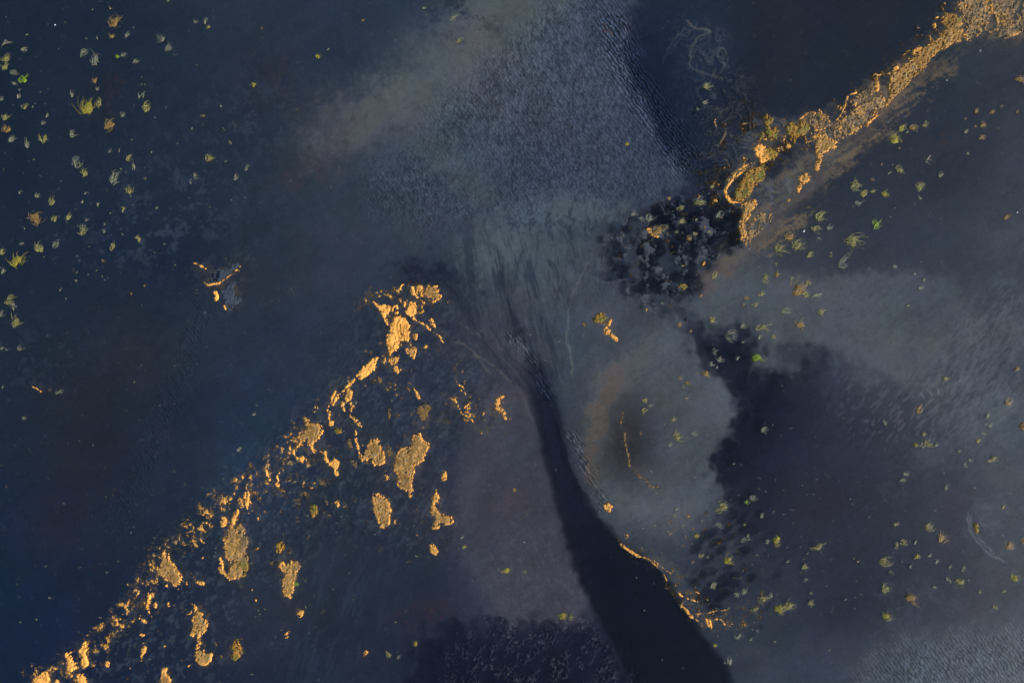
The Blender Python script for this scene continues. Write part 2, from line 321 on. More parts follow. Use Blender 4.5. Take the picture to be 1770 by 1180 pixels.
# ---------------------------------------------------------------- grass tufts: u v size look (g wispy grey, y olive, Y yellow, G green, o brown/orange)
TU = {
'1': '575 45 18 y 595 115 80 o 583 187 40 o 668 178 50 g 30 218 55 g 138 258 50 g 30 300 60 y 30 345 50 y 70 375 50 g 127 412 55 G 78 432 35 g 108 468 18 g 103 503 30 g 128 555 35 y 440 265 55 g 500 298 80 g 612 292 30 G 645 285 40 g 702 318 40 g 1020 108 25 g 1065 112 45 g 1085 140 30 y 845 198 60 g 880 245 60 g 493 418 40 o 508 458 25 g 455 555 110 Y 515 535 50 y 570 645 80 o 645 600 35 g 370 485 35 g 745 490 50 g 762 567 60 y 10 515 30 g 25 610 50 y 42 672 50 o 68 730 50 g 145 750 50 g 232 715 60 y 225 640 30 g 245 605 25 g 378 700 55 g 400 820 70 g 440 893 50 y 572 785 25 g 620 783 18 g 668 820 45 y 695 868 40 g 600 930 75 g 672 990 50 y 195 1015 45 g 275 1045 55 y 430 1050 25 g 443 1003 18 g 508 1058 28 g 640 1082 30 y 178 1122 80 o 287 1130 38 y 355 1125 50 y 448 1140 18 g 545 1165 18 g 425 1170 45 g 108 1000 20 g 1053 598 25 y 1000 670 15 g 1090 818 55 y 1020 912 35 g 990 948 22 g 1280 875 35 g 1198 740 25 y 1318 440 35 Y 1150 550 22 g 755 928 15 y 790 790 15 g 815 1078 18 g 630 880 15 g 1225 925 35 g 875 8 18 g 510 198 22 g 140 183 15 g',
'5': '430 18 60 y 545 18 28 g 722 58 38 y 590 95 42 y 298 80 55 g 115 82 32 g 205 108 70 y 85 168 85 Y 15 132 40 y 15 222 45 g 540 172 25 o 45 385 60 y 85 408 40 g 85 488 75 y 10 455 50 g 105 622 35 g 10 630 40 g 38 632 20 g 400 275 20 g 505 225 15 y 315 325 18 g 758 305 20 o 685 345 18 o 125 985 28 g 300 850 40 g 15 828 18 g 1240 1150 35 g 1325 965 30 g',
'2': '320 292 35 Y 555 112 20 o 870 45 22 g 1015 85 50 g 1045 215 35 y 30 148 12 o 372 260 18 g',
'3': '595 745 30 Y 1005 445 50 y 1000 530 35 g 960 568 18 g',
'H': '465 85 35 o 660 105 85 y 740 10 40 y 545 145 50 y 545 235 45 y 515 295 30 y 630 310 35 y 640 225 25 g 730 300 30 y 395 290 100 o 235 185 40 g 290 215 40 g 340 205 70 g 550 640 35 o 555 515 25 o 755 570 50 y 1080 585 60 y 1060 690 40 y 960 720 40 o 940 765 25 o 1015 760 40 y 745 855 60 y 535 893 35 o 605 930 25 o 880 960 90 g 935 1000 18 g 935 890 50 g 1065 900 80 y 1050 965 40 g 1030 1100 90 G 760 1060 40 g 790 1110 50 g 900 1100 35 g 738 1140 35 g 772 1160 22 g 780 190 60 g 590 340 40 o 420 750 20 g 175 320 15 o',
'7': '690 895 40 y 675 952 35 y 712 922 22 g 832 995 30 y 860 1090 60 y 820 1128 25 g 938 1075 38 g 870 775 25 o 905 805 30 o 885 825 22 o 1005 757 50 o 955 757 25 o 903 885 25 o 1310 1040 50 g 665 1065 25 o',
'8': '235 5 60 y 305 5 45 g 435 75 110 y 55 105 70 y 150 95 90 y 215 135 50 y 110 50 70 o 315 140 25 y 370 180 80 g 255 55 25 g 35 190 25 y 45 240 40 o 118 265 22 y 155 325 100 o 210 288 28 y 195 350 50 y 250 355 60 g 270 440 55 y 85 435 60 g 165 505 60 o 25 565 30 y 650 205 35 g 755 242 12 g 800 278 25 y 785 312 28 g 718 405 25 y 915 783 35 y 1283 733 28 o 775 948 45 o 1240 910 50 o 805 1068 28 y 760 1125 30 Y 825 1120 60 y 870 1130 20 g 1085 1110 28 Y 1110 1065 25 g 1150 1025 40 g 1135 980 28 g 1320 1030 70 o 605 1015 30 g 985 1160 18 y',
'4': '690 660 50 Y 745 665 50 o 810 650 40 y 715 690 25 g 655 722 80 Y 675 770 20 o 820 828 45 g 585 855 15 o 680 880 55 y 620 898 22 g 890 910 35 g 1030 797 22 g 535 933 22 o 445 955 70 y 490 1005 50 Y 535 990 35 y 600 1008 45 Y 785 975 60 y 785 1025 30 g 460 1055 50 g 260 1120 70 y 560 1160 60 G 1205 555 22 y 1160 580 30 o 1075 578 28 o 1020 618 18 o 1110 650 35 o 1070 655 18 o 1020 685 30 g 1105 710 40 o 1300 410 60 o 1230 1128 40 o 1290 583 25 o 985 105 50 Y 180 650 40 Y 65 770 20 Y',
'c': '40 435 60 Y 260 475 70 y 197 508 15 g 95 550 20 g 187 580 45 y 187 642 25 g 217 715 20 y 215 765 42 y 50 790 70 Y 105 785 70 y 10 730 30 g 393 747 18 g 460 552 18 o 655 358 30 y 820 368 55 y 895 425 70 o 915 162 30 g 1015 50 25 g 1040 22 25 g 1160 15 50 y 705 100 50 g 690 130 40 g 1215 268 30 y 1245 468 60 o 1320 440 45 o 700 455 45 y 660 465 30 y 760 455 22 g 765 522 32 Y 832 522 28 g 870 545 35 g 735 580 22 g 935 575 22 g 1005 590 30 g 595 552 75 y 632 605 22 y 605 690 70 y 735 742 75 o 608 832 60 Y 995 660 65 y 928 637 28 g 852 680 20 y 1275 638 55 Y 1090 710 28 y 1210 700 25 y 1170 785 28 y 313 1008 18 o 30 965 20 g',
'b': '260 830 60 Y 305 835 35 y 840 310 25 Y 845 275 30 g 953 415 35 Y 935 380 25 o 880 365 22 o 815 400 25 o 1095 265 70 y 1060 355 40 g 1210 245 30 G 1240 220 50 g 1200 360 18 Y 1290 315 28 g 1195 430 40 g 1225 425 30 g 1115 545 60 Y 970 520 35 y 930 550 22 o 1010 528 20 g 1040 665 45 g 1160 725 40 g 1200 710 40 g 1300 745 60 y 1250 795 45 y 1170 940 45 g 1050 985 28 Y 1125 1060 60 g 1265 905 18 g 1235 955 20 g 65 600 20 y 1145 45 20 g 1315 450 30 g 10 180 30 o',
'a': '825 975 35 Y 685 1030 45 y 740 1045 25 g 1300 595 45 Y 1075 475 28 y 210 665 32 G 660 365 18 G 1000 335 30 o 1070 425 25 g',
'E': '820 985 50 G 1050 970 35 Y',
}
TUFTS = []
for fr, s in TU.items():
    x0, y0, k = FR[fr]; t = s.split()
    for i in range(0, len(t), 4):
        TUFTS.append([x0 + float(t[i]) * k, y0 + float(t[i + 1]) * k, float(t[i + 2]) * k * 1.12, t[i + 3]])

# ---------------------------------------------------------------- crust fields on the survey grid
G1 = Grid(-100, -100, 1.0, 2000, 1440)
nF = G1.noise(1, 9, 2.6, 0.6); nM = G1.noise(2, 34, 6, 1.2); nL = G1.noise(3, 160, 25, 1.5)
nR = G1.noise(4, 22, 3, 1.0); nD = G1.noise(5, 60, 4, 1.1, ang=100, stretch=3.5)
PEACH, TAN, OCHRE, BROWN, OLIVE, GREY = [alb(c) for c in ((236,164,76), (158,119,61), (146,102,36), (86,68,40), (92,88,32), (84,88,84))]

def crust_arrays(pl, st, kind):
    P = [p for q in pl for p in q] + [p for w, q in st for p in q]
    w = 12
    us = [p[0] for p in P]; vs = [p[1] for p in P]
    i0 = max(0, int(min(us) + 100 - w)); i1 = min(1999, int(max(us) + 100 + w) + 1)
    j0 = max(0, int(min(vs) + 100 - w)); j1 = min(1439, int(max(vs) + 100 + w) + 1)
    g = Grid(i0 - 100, j0 - 100, 1.0, i1 - i0, j1 - j0)
    m = g.zeros()
    for q in pl: g.poly(q, m)
    for hw, q in st: g.stroke(q, hw, m)
    sl = (slice(j0, j1), slice(i0, i1))
    bm = g.blur(m, 1.1)
    big = g.blur(m, 5.0)
    amp = {'p': .50, 't': .56, 'm': .6, 'd': .6, 's': .30, 'g': .6, 'w': .75}[kind]
    halo = g.blur(m, 3.2)
    f = .8 * bm + .38 * halo + amp * (0.62 * nF[sl] + 0.6 * nM[sl] + .3 * nR[sl]) * np.clip(1.8 * halo, 0, 1) * (1 - .55 * sstep(.75, 1., halo))
    
    if kind == 'g': f -= 1.35 * sstep(0.0, 1.2, .8 * nM[sl] + .35 * nR[sl] + .5 * nD[sl] + .5 * nL[sl] + .3 * nF[sl])
    if kind == 't' and m.sum() > 4500: f -= .75 * sstep(.9, 1.7, nM[sl] + .4 * nR[sl]) * (big > .2)
    return g, sl, f, big

# crumbs of the same crust, strewn in thousands along the shores
def strokes3(s, n=3):
    v = [float(x) for x in s.split()]
    return [tuple(v[i:i + n]) for i in range(0, len(v), n)]
Gc = G1; W = Gc.zeros()
for s, w, val in (('60 1180 130 1150 200 1080 240 1030 280 950 330 920 375 870 430 830 490 790 530 740', 26, .9), ('530 740 560 700 590 660 640 620 660 600', 16, .6),
      ('620 520 660 510 700 500 740 520', 14, 1.), ('660 640 700 690 720 740 780 700 850 720', 34, .55), ('560 800 500 850 440 850 400 880', 34, .6), ('690 640 760 600 800 640', 20, .45),
      ('1300 210 1330 260 1390 240 1450 210 1470 190', 22, .9), ('1245 330 1290 290 1330 280', 28, .7), ('1440 200 1520 140 1600 70 1650 20 1720 -10', 20, .85), ('1640 30 1700 20 1770 40', 30, .6),
      ('1130 400 1180 370 1240 350 1270 330', 40, .45), ('1060 420 1150 470 1190 520', 40, .25), ('1230 300 1240 260 1290 190', 30, .4), ('1070 930 1140 970 1180 1040 1240 1080', 16, .6), ('1170 1010 1210 1050 1260 1075 1300 1060', 20, .8), ('1130 960 1180 1000 1230 1010', 14, .6),
      ('1180 900 1260 950 1300 1040', 40, .35), ('1470 200 1420 280 1350 350', 18, .45), ('390 520 400 480 430 460', 12, .4), ('540 880 640 900 740 900', 60, .2), ('320 1090 250 1130 180 1180', 60, .2)):
    Gc.stroke(strokes3(s, 2), w, W, val)
W = Gc.blur(W, 8)
_m = Gc.zeros()
for fr, kind, lb, rf, pl, st in CR:
    if kind in 'dgw': continue
    for q in pl: Gc.poly(pp(fr, q), _m)
    for hw, q in st: Gc.stroke(pp(fr, q), hw * FR[fr][2] + 1, _m)
W = np.maximum(W, np.clip(Gc.blur(_m, 6) * 1.7, 0, 1)) + .12 * np.clip(Gc.blur(_m, 16) * 2, 0, 1)
nq = Gc.noise(41, 7, 2.4, .3); 
fil_ = np.exp(-((nR + .35 * nM) / .3) ** 2) - .3
fq = .30 * nq + .46 * nM + .55 * fil_ + 1.5 * (W - .80)

def toG(a):
    X = np.clip(G.u - G1.u0, 0, G1.nx - 2); Y = np.clip(G.v - G1.v0, 0, G1.ny - 2); i = X.astype(int); j = Y.astype(int)
    fx = (X - i)[None, :]; fy = (Y - j)[:, None]
    return (a[j][:, i] * (1 - fx) + a[j][:, i + 1] * fx) * (1 - fy) + (a[j + 1][:, i] * (1 - fx) + a[j + 1][:, i + 1] * fx) * fy
# ---------------------------------------------------------------- terrain grid and bed
G = Grid(-105, -105, 1.5, 1350, 960)
def ctrl(rows):
    a = np.array([[lin([float(x) for x in c.split(',')]) for c in r.split('|')] for r in rows])   # 9 x 13 x 3
    ys = np.clip(G.v / 147.5, 0, 7.999); xs = np.clip(G.u / 147.5, 0, 11.999)
    j = ys.astype(int); i = xs.astype(int); fy = sstep(0, 1, ys - j)[:, None, None]; fx = sstep(0, 1, xs - i)[None, :, None]
    return (a[j][:, i] * (1 - fx) + a[j][:, i + 1] * fx) * (1 - fy) + (a[j + 1][:, i] * (1 - fx) + a[j + 1][:, i + 1] * fx) * fy
bed = ctrl([
'28,40,52|31,43,57|40,52,66|46,56,70|48,60,74|56,70,84|74,86,96|62,74,90|48,60,76|44,50,60|44,50,58|44,52,60|60,62,62',
'27,40,55|34,44,58|38,50,64|48,54,66|56,64,76|72,80,90|74,82,92|66,76,92|54,68,88|46,54,64|44,52,62|48,56,64|56,60,66',
'27,40,56|33,45,60|36,48,64|46,56,70|56,68,80|66,76,86|62,72,88|64,74,90|58,68,84|60,66,74|48,54,64|48,54,62|58,64,72',
'30,42,58|32,44,60|34,46,62|50,58,68|56,64,78|58,68,80|76,86,94|70,80,88|60,68,80|70,76,82|52,58,68|58,64,74|70,76,84',
'33,44,58|38,46,58|42,50,62|46,56,72|48,58,74|50,58,74|68,72,82|70,78,88|74,80,86|74,80,86|74,80,86|76,82,88|76,82,88',
'32,42,56|38,44,54|38,46,62|40,54,74|50,58,72|50,58,72|62,68,80|66,70,78|70,74,82|50,52,66|60,64,76|66,72,80|72,80,88',
'24,38,60|32,42,58|36,48,64|46,56,70|44,52,66|50,57,70|68,68,80|72,78,88|72,80,90|50,52,66|52,54,66|62,66,74|70,76,84',
'20,37,60|26,38,60|36,46,64|46,54,68|46,53,66|40,46,62|68,68,82|46,50,64|50,56,68|56,62,72|46,50,64|58,62,72|68,74,82',
'20,35,60|24,37,62|34,45,66|38,46,64|42,50,66|34,40,58|30,34,54|34,38,54|40,48,60|56,64,76|60,68,80|72,80,88|80,88,96'])
tL = G.noise(21, 420, 60, 1.6); tM = G.noise(22, 110, 14, 1.3); tF = G.noise(23, 20, 3.2, .8)
tS = G.noise(24, 140, 6, 1.1, ang=-32, stretch=4.0)       # streaks laid by the current
tW1 = G.noise(25, 60, 9, 1.3); tW2 = G.noise(26, 60, 9, 1.3)
sU = 4.4 * tW1 + 1.1 * tF; sV = 4.4 * tW2 + 1.1 * G.noise(71, 20, 3.2, .8)
RG = G.noise(27, 40, 6, .8, ang=-50, stretch=1.6)
ridge = np.exp(-(RG / 0.2) ** 2) * sstep(-1.0, .6, G.noise(28, 60, 20, 1.))     # sinuous filaments
RG2 = G.warp(G.noise(29, 60, 9, 1.1, ang=118, stretch=2.2), 14 * G.noise(64, 90, 30, 1.), 14 * G.noise(65, 90, 30, 1.))
ridge2 = np.exp(-(RG2 / 0.2) ** 2) * .8 + .5 * np.exp(-((RG2 - .7) / .22) ** 2)
billow = G.noise(30, 70, 7, 1.25)

dep = np.full((G.ny, G.nx), 0.03)
uu = G.u[None, :]; vv = G.v[:, None]

def tint(m, c, k=1.0):
    global bed
    w = np.clip(m * k, 0, 1)[:, :, None]
    bed = bed * (1 - w) + lin(c) * w
def mask(pl=(), st=(), sig=4, wa=1.0):
    m = G.zeros()
    for q in pl: G.poly(pp('0', q) if isinstance(q, str) else q, m)
    for hw, q in st: G.stroke(q if not isinstance(q, str) else pp('0', q), hw, m)
    m = G.blur(m, sig)
    return G.warp(m, sU * wa, sV * wa) if wa else m
def strokes3(s, n=3):
    v = [float(x) for x in s.split()]
    return [tuple(v[i:i + n]) for i in range(0, len(v), n)]

# silt tongues and pale bars
m = mask(st=[(45, strokes3('540 250 30 640 195 38 720 140 46 800 90 50 870 30 55 930 -60 70'))], sig=28, wa=2); tint(m, (92,97,98), .9)
m = mask(['690 245 730 232 790 240 830 262 835 300 860 330 850 360 800 345 780 310 740 280 700 262'], sig=7, wa=1.6); tint(m, (74,86,92), .7)
m = mask(['860 365 930 338 1000 342 1070 350 1100 372 1060 385 1010 372 980 400 940 385 900 400 890 440 860 470 830 470 800 430 830 390'], sig=7, wa=1.4); tint(m, (84,96,102), .7)
barA = mask(['1030 640 1090 605 1170 555 1230 610 1265 650 1290 720 1240 770 1258 850 1215 890 1180 930 1120 925 1065 890 1030 850 1012 790 1008 710'], sig=9, wa=.8); tint(barA, (78,84,90), .9); tint(mask(st=[(10, '1190 905 1240 870 1262 830'), (12, '1250 930 1300 940 1330 980'), (9, '1130 960 1180 1010 1200 1050')], sig=10, wa=2.5), (76,86,92), .6)
tint(mask(st=[(17, '1060 650 1110 610 1180 580 1225 640 1262 690 1255 740 1225 780 1235 840 1190 885 1120 885 1060 850 1040 800 1040 720 1050 660')], sig=9, wa=.9), (88,94,100), .7); tint(G.ell(1085,765,50,72,8), (48,45,46), .98); tint(G.ell(1010,1010,40,60), (60,62,76), .3)
m = mask(['1175 540 1230 470 1300 460 1380 480 1500 470 1640 470 1700 560 1640 640 1560 660 1500 640 1440 608 1370 590 1335 650 1305 655 1312 590 1290 560 1240 572'], sig=9, wa=.9); tint(m, (80,86,92), .8)
m = mask(st=[(28, '1640 700 1700 640 1760 560'), (26, '1600 790 1680 730 1750 690')], sig=12, wa=1.5); tint(m, (86,92,98), .7)
m = mask(['850 640 905 680 935 740 955 850 985 940 1012 1020 1030 1075 990 1088 900 1085 850 1050 790 960 790 850 810 740'], sig=8, wa=.8); tint(m, (72,72,82), .85)
m = mask(['1480 1190 1500 1120 1600 1095 1790 1080 1900 1300 1450 1300'], sig=14, wa=1.5); tint(m, (76,84,92), .6)
# rim shadow painted into the bed along the right shore, brown stains
m = mask(st=[(26, strokes3('1350 460 12 1400 380 26 1450 310 32 1520 250 34 1620 200 30 1700 160 26 1790 120 24'))], sig=18, wa=1.5); tint(m, (44,48,58), .6)
m = mask(st=[(14, strokes3('1070 635 8 1045 690 14 1030 740 14 1022 800 12 1030 850 8'))], sig=8, wa=1.3); tint(m, (92,82,70), .75)
m = mask(st=[(11, strokes3('1240 455 14 1300 420 12 1350 370 10 1400 320 10 1450 270 12 1500 225 14 1560 160 14'))], sig=10, wa=1.2); tint(m, (104,94,80), .55)
m = mask(['1200 465 1245 455 1270 470 1240 500 1200 510'], sig=6); tint(m, (100,86,74), .6)
for (u, v, a, b, r, c, k) in ((485,120,14,40,20,(72,60,60),.6),(575,245,20,45,15,(74,72,80),.6),(520,300,60,16,-20,(72,64,68),.5),(195,160,12,30,10,(60,50,52),.6),
      (230,610,70,60,0,(50,48,54),.45),(140,800,80,90,0,(42,40,50),.5),(90,900,50,50,0,(50,42,50),.5),(170,980,20,40,20,(46,40,48),.5),(30,900,35,30,0,(36,48,76),.6),
      (1050,55,18,6,0,(100,70,62),.6),(1480,740,120,40,0,(48,40,46),.3),(1640,250,30,10,-10,(70,52,48),.5),(1370,60,30,70,0,(54,54,52),.5),(1340,110,20,60,0,(48,50,52),.4),
      (870,870,50,10,5,(86,66,68),.4),(740,1055,40,10,-10,(64,40,52),.6),(720,1090,26,8,-60,(56,40,50),.5),(860,600,18,50,-35,(78,72,78),.6),(900,680,20,40,-20,(84,72,74),.6),
      (1500,610,200,40,0,(84,88,92),.3),(1420,860,120,50,0,(46,40,50),.4),(1040,1000,26,60,-25,(50,38,50),.5),(1110,1130,20,60,-30,(44,34,46),.6),(1640,1040,60,14,20,(80,86,96),.4),
      (1700,900,18,30,-10,(84,92,100),.5),(1570,1070,30,16,0,(72,80,92),.5),(1530,1030,22,10,15,(72,80,92),.5),(1750,880,26,16,0,(76,82,90),.5),(1550,860,40,12,-20,(72,76,84),.5)):
    tint(G.warp(G.ell(u, v, a, b, r), sU * 2.5, sV * 2.5), c, k)
# blue depth on the left, dark cloud beds, a small shadow band tinted into the bed
for (u, v, a, b, r, c, k) in ((340,440,110,55,-15,(24,38,58),.55),(200,440,90,60,0,(28,42,62),.4),(470,700,110,90,0,(40,56,80),.45),(420,830,60,60,0,(44,66,94),.55),(60,1120,160,90,0,(18,34,62),.35),
      (150,1000,150,60,0,(22,38,62),.35),(1140,150,50,130,-15,(22,44,80),.4),(580,100,140,60,0,(38,54,74),.5),(160,60,160,60,0,(26,40,56),.5),(735,470,45,14,8,(38,42,58),.9),(790,490,30,10,10,(44,48,60),.7)):
    tint(G.warp(G.ell(u, v, a, b, r), sU * 3, sV * 3), c, k)
# drowned silt clouds drifting behind the tufts
cl = sstep(.2, 1.5, billow + .3 * tF) * (G.ell(330,330,110,90) + G.ell(250,420,110,60) + .8 * G.ell(430,200,90,60) + .7 * G.ell(500,200,80,60)+ .6*G.ell(60,620,90,60))
tint(cl, (62,74,90), .5)
cl = sstep(.1, 1.2, -billow + .3 * tF) * np.clip(G.ell(790,25,75,45,15) + .9 * G.ell(930,385,95,26) + .8 * G.ell(420,160,60,40), 0, 1)
tint(cl, (40,50,66), .75)

crw = G.zeros()
for fr, kind, lb, rf, pl, st in CR:
    for q in pl: G.poly(pp(fr, q), crw)
    for hw, q in st: G.stroke(pp(fr, q), hw * FR[fr][2] + 1, crw)
tint(np.clip(G.blur(crw, 9) * 1.3, 0, 1) * sstep(-.6, 1.2, billow + .5 * tF), (110, 98, 76), .55)
sh = mask(st=[(16, '1250 440 1290 380 1330 340 1380 290 1430 240 1470 200 1540 150 1610 90 1660 50'), (26, '1650 60 1700 45 1790 40')], sig=9, wa=1.5)
tint(sh * sstep(-.8, 1.2, tS + .5 * tF), (112, 100, 76), .6)
sh = mask(['1420 320 1440 260 1500 220 1580 150 1650 90 1660 110 1600 180 1520 240 1450 300 1400 380 1330 440 1290 450 1330 400'], sig=7, wa=1.2)
tint(sh * sstep(-.6, 1.0, tS + .6 * tF), (120, 104, 78), .6)
tint(sstep(-.2, .6, toG(fq)), (112, 104, 80), .38)
# ---- depth: pools, lagoon and channel are really deeper
def deepen(m, d):
    global dep
    dep = dep + m * d
lag = mask(['1112 -130 1088 50 1082 110 1112 180 1150 240 1186 292 1195 330 1150 352 1110 372 1150 420 1260 412 1288 370 1262 330 1275 280 1312 205 1420 186 1480 176 1560 100 1640 20 1700 -130'], sig=6, wa=1.3)
deepen(lag, .16)
deepen(lag * np.clip(G.ell(1150,200,60,140,-20) + G.ell(1210,330,60,60) + .7*G.ell(1260,170,70,60)+ .5 * G.ell(1130,60,50,80), 0, 1), .26)
brk = sstep(-.5, .9, billow + .35 * tF + .25 * tM)
pool2 = mask(['1045 400 1105 365 1170 345 1240 380 1292 372 1286 412 1235 440 1205 455 1192 500 1180 540 1150 530 1105 530 1065 490 1040 440'], sig=9, wa=2)
deepen(pool2 * (.12 + .88 * brk), .6)
deepen(mask(['1240 345 1270 355 1288 395 1270 425 1230 435 1220 400'], sig=4, wa=1.2), .35)
deepen(mask(st=[(9, '1195 450 1200 500')], sig=3), .4)
deepen(mask(['1235 300 1290 330 1330 300 1370 265 1390 240 1360 235 1310 290'], sig=6, wa=1.6) * (.4 + .6 * brk), .35)
pool3 = mask(['1172 540 1205 562 1240 588 1292 562 1312 600 1296 642 1330 660 1362 646 1400 632 1442 612 1500 650 1600 700 1680 760 1700 1000 1600 1090 1400 1090 1300 1010 1268 880 1244 830 1244 778 1280 744 1292 700 1264 655 1222 628'], sig=12, wa=1.8)
fall = np.exp(-(np.clip((uu - 1318) * .75 + (vv - 700) * .5, 0, None) / 66.0) ** 1.0) * (1 - .5 * np.exp(-((uu - 1500) ** 2 + (vv - 660) ** 2) / 60 ** 2))
pool3 = pool3 * np.clip(fall, .05, 1)
deepen(pool3 * (.8 + .2 * brk), .66)
tint(pool3, (50,44,62), .6)
deepen(mask(st=[(9, '1350 612 1385 608 1430 625')], sig=7), .3)
deepen(mask(['1260 700 1450 700 1560 760 1620 900 1560 1060 1400 1120 1260 1060 1230 960 1300 900'], sig=30, wa=2) , .07)
sr = sstep(.2, 1.3, tS + .3 * tM)
deepen(mask(['1190 890 1300 880 1340 1010 1300 1090 1220 1060 1180 980'], sig=16, wa=2) * sr, .4)
chan = mask(['905 625 938 640 958 690 972 760 990 820 1020 880 1065 935 1140 985 1175 1040 1215 1110 1255 1150 1290 1310 1140 1310 1098 1180 1055 1100 1008 1010 986 950 962 862 943 790 930 720 918 680'], sig=4.5, wa=.3)
chw = mask(['915 680 960 700 985 790 1030 870 1075 925 1140 975 1200 1050 1250 1120 1290 1310 1140 1310 1098 1180 1020 1030 975 900'], sig=22, wa=.5)
deepen(chan, .42); deepen(chan * chw, .3)
tint(chan * sstep(820, 1000, vv), (52,46,60), .5)
deepen(mask(st=[(6, strokes3('830 395 3 862 440 4 876 500 4 884 560 6 915 605 8 945 655 12'))], sig=2.5, wa=.6), .16)
deepen(mask(st=[(3, strokes3('790 560 2 850 600 3 900 650 5 930 690 8')), (3, strokes3('740 490 1.5 800 520 3 835 600 3 900 670 4'))], sig=2.2, wa=.6), .12)
deepen(mask(st=[(2, '1022 462 1000 500 988 540'), (2, '905 440 880 480 900 455')], sig=2.5, wa=.6), .1)
pool5 = mask(['690 1310 705 1180 735 1110 800 1078 880 1092 940 1078 1000 1090 1035 1068 1060 1110 1100 1190 1130 1310'], sig=15, wa=2.4)
deepen(pool5 * (.75 + .25 * brk), .45); tint(pool5, (46,46,66), .4)
fil = mask(['740 1310 780 1120 860 1080 1020 1080 1100 1180 1140 1310'], sig=16, wa=1)
tint(fil * ridge, (136,132,142), .85)
deepen(mask(['560 1040 620 1000 680 1050 640 1180 560 1180'], sig=30) , .06)
deepen(mask(['690 462 740 445 800 470 790 495 720 492 680 500'], sig=7, wa=1.5) * (.5 + .5 * brk), .22)
fan = mask(['790 400 1010 390 1000 520 985 620 960 690 930 700 880 640 820 600 780 540 760 470'], sig=20, wa=1)
tV = G.noise(51, 60, 3.5, 1.0, ang=78, stretch=7.0)
tint(fan * sstep(.3, 1.8, tV), (84, 94, 102), .38); tint(fan * sstep(.3, 1.8, -tV), (46, 54, 68), .6)
fr2 = mask(['880 350 1080 345 1090 430 1060 520 1010 480 960 400 890 420'], sig=12, wa=1)
tV2 = G.noise(52, 40, 3.5, .9, ang=95, stretch=3.0)
tint(fr2 * sstep(.7, 1.5, tV2), (44, 52, 66), .55)
fs = mask(['560 900 640 860 680 980 650 1100 600 1180 500 1180 480 1040'], sig=25, wa=1)
tint(fs * sstep(.2, 1.5, G.noise(53, 70, 5, 1.1, ang=105, stretch=5.)), (56, 66, 86), .5)
sf = mask(['1420 640 1560 690 1640 600 1700 500 1770 480 1770 700 1640 780 1480 760'], sig=25, wa=1)
tR = G.noise(54, 26, 4, .9, ang=-55, stretch=3.2)
tint(sf * sstep(.3, 1.4, tR), (98, 104, 110), .45); tint(sf * sstep(.3, 1.4, -tR), (56, 62, 72), .5)
lb_ = mask(['850 900 1010 920 1020 1060 900 1080 840 1010'], sig=20, wa=1)
tint(lb_ * sstep(.4, 1.4, G.noise(55, 26, 4, .9, ang=60, stretch=2.4)), (84, 84, 96), .4)
gr = G.noise(61, 12, 3.2, .5)
m = mask(['650 290 700 250 740 290 790 310 850 370 880 330 890 280 940 200 1000 180 1130 240 1170 340 1080 350 960 345 880 375 780 400 680 385'], sig=20, wa=2)
tint(m * sstep(-.5, .9, tM + .8 * gr), (52, 60, 78), .6)
# knobbly ground between the crusts and in the dark pool
knz = mask(['90 1200 190 1090 280 960 370 860 480 740 580 640 640 520 700 480 800 500 800 600 880 680 870 740 780 760 760 930 700 960 560 900 520 1000 430 1010 380 1180'], sig=18, wa=1)
kn = G.noise(62, 30, 5, 1.0, ang=-55, stretch=1.7)
tint(knz * sstep(.4, 1.5, kn), (68, 78, 88), .55); tint(knz * sstep(.4, 1.6, -kn), (36, 44, 60), .3)
mud = mask(['1050 370 1150 340 1240 330 1300 330 1400 240 1480 200 1440 280 1300 420 1200 470 1190 530 1100 540 1050 480'], sig=14, wa=1)
lump = .8 * G.noise(63, 44, 3.4, 1.15, ang=40, stretch=1.3) + .5 * G.noise(73, 80, 20, 1.)
tint(mud * sstep(.1, 1.6, lump), (88, 94, 102), .75)
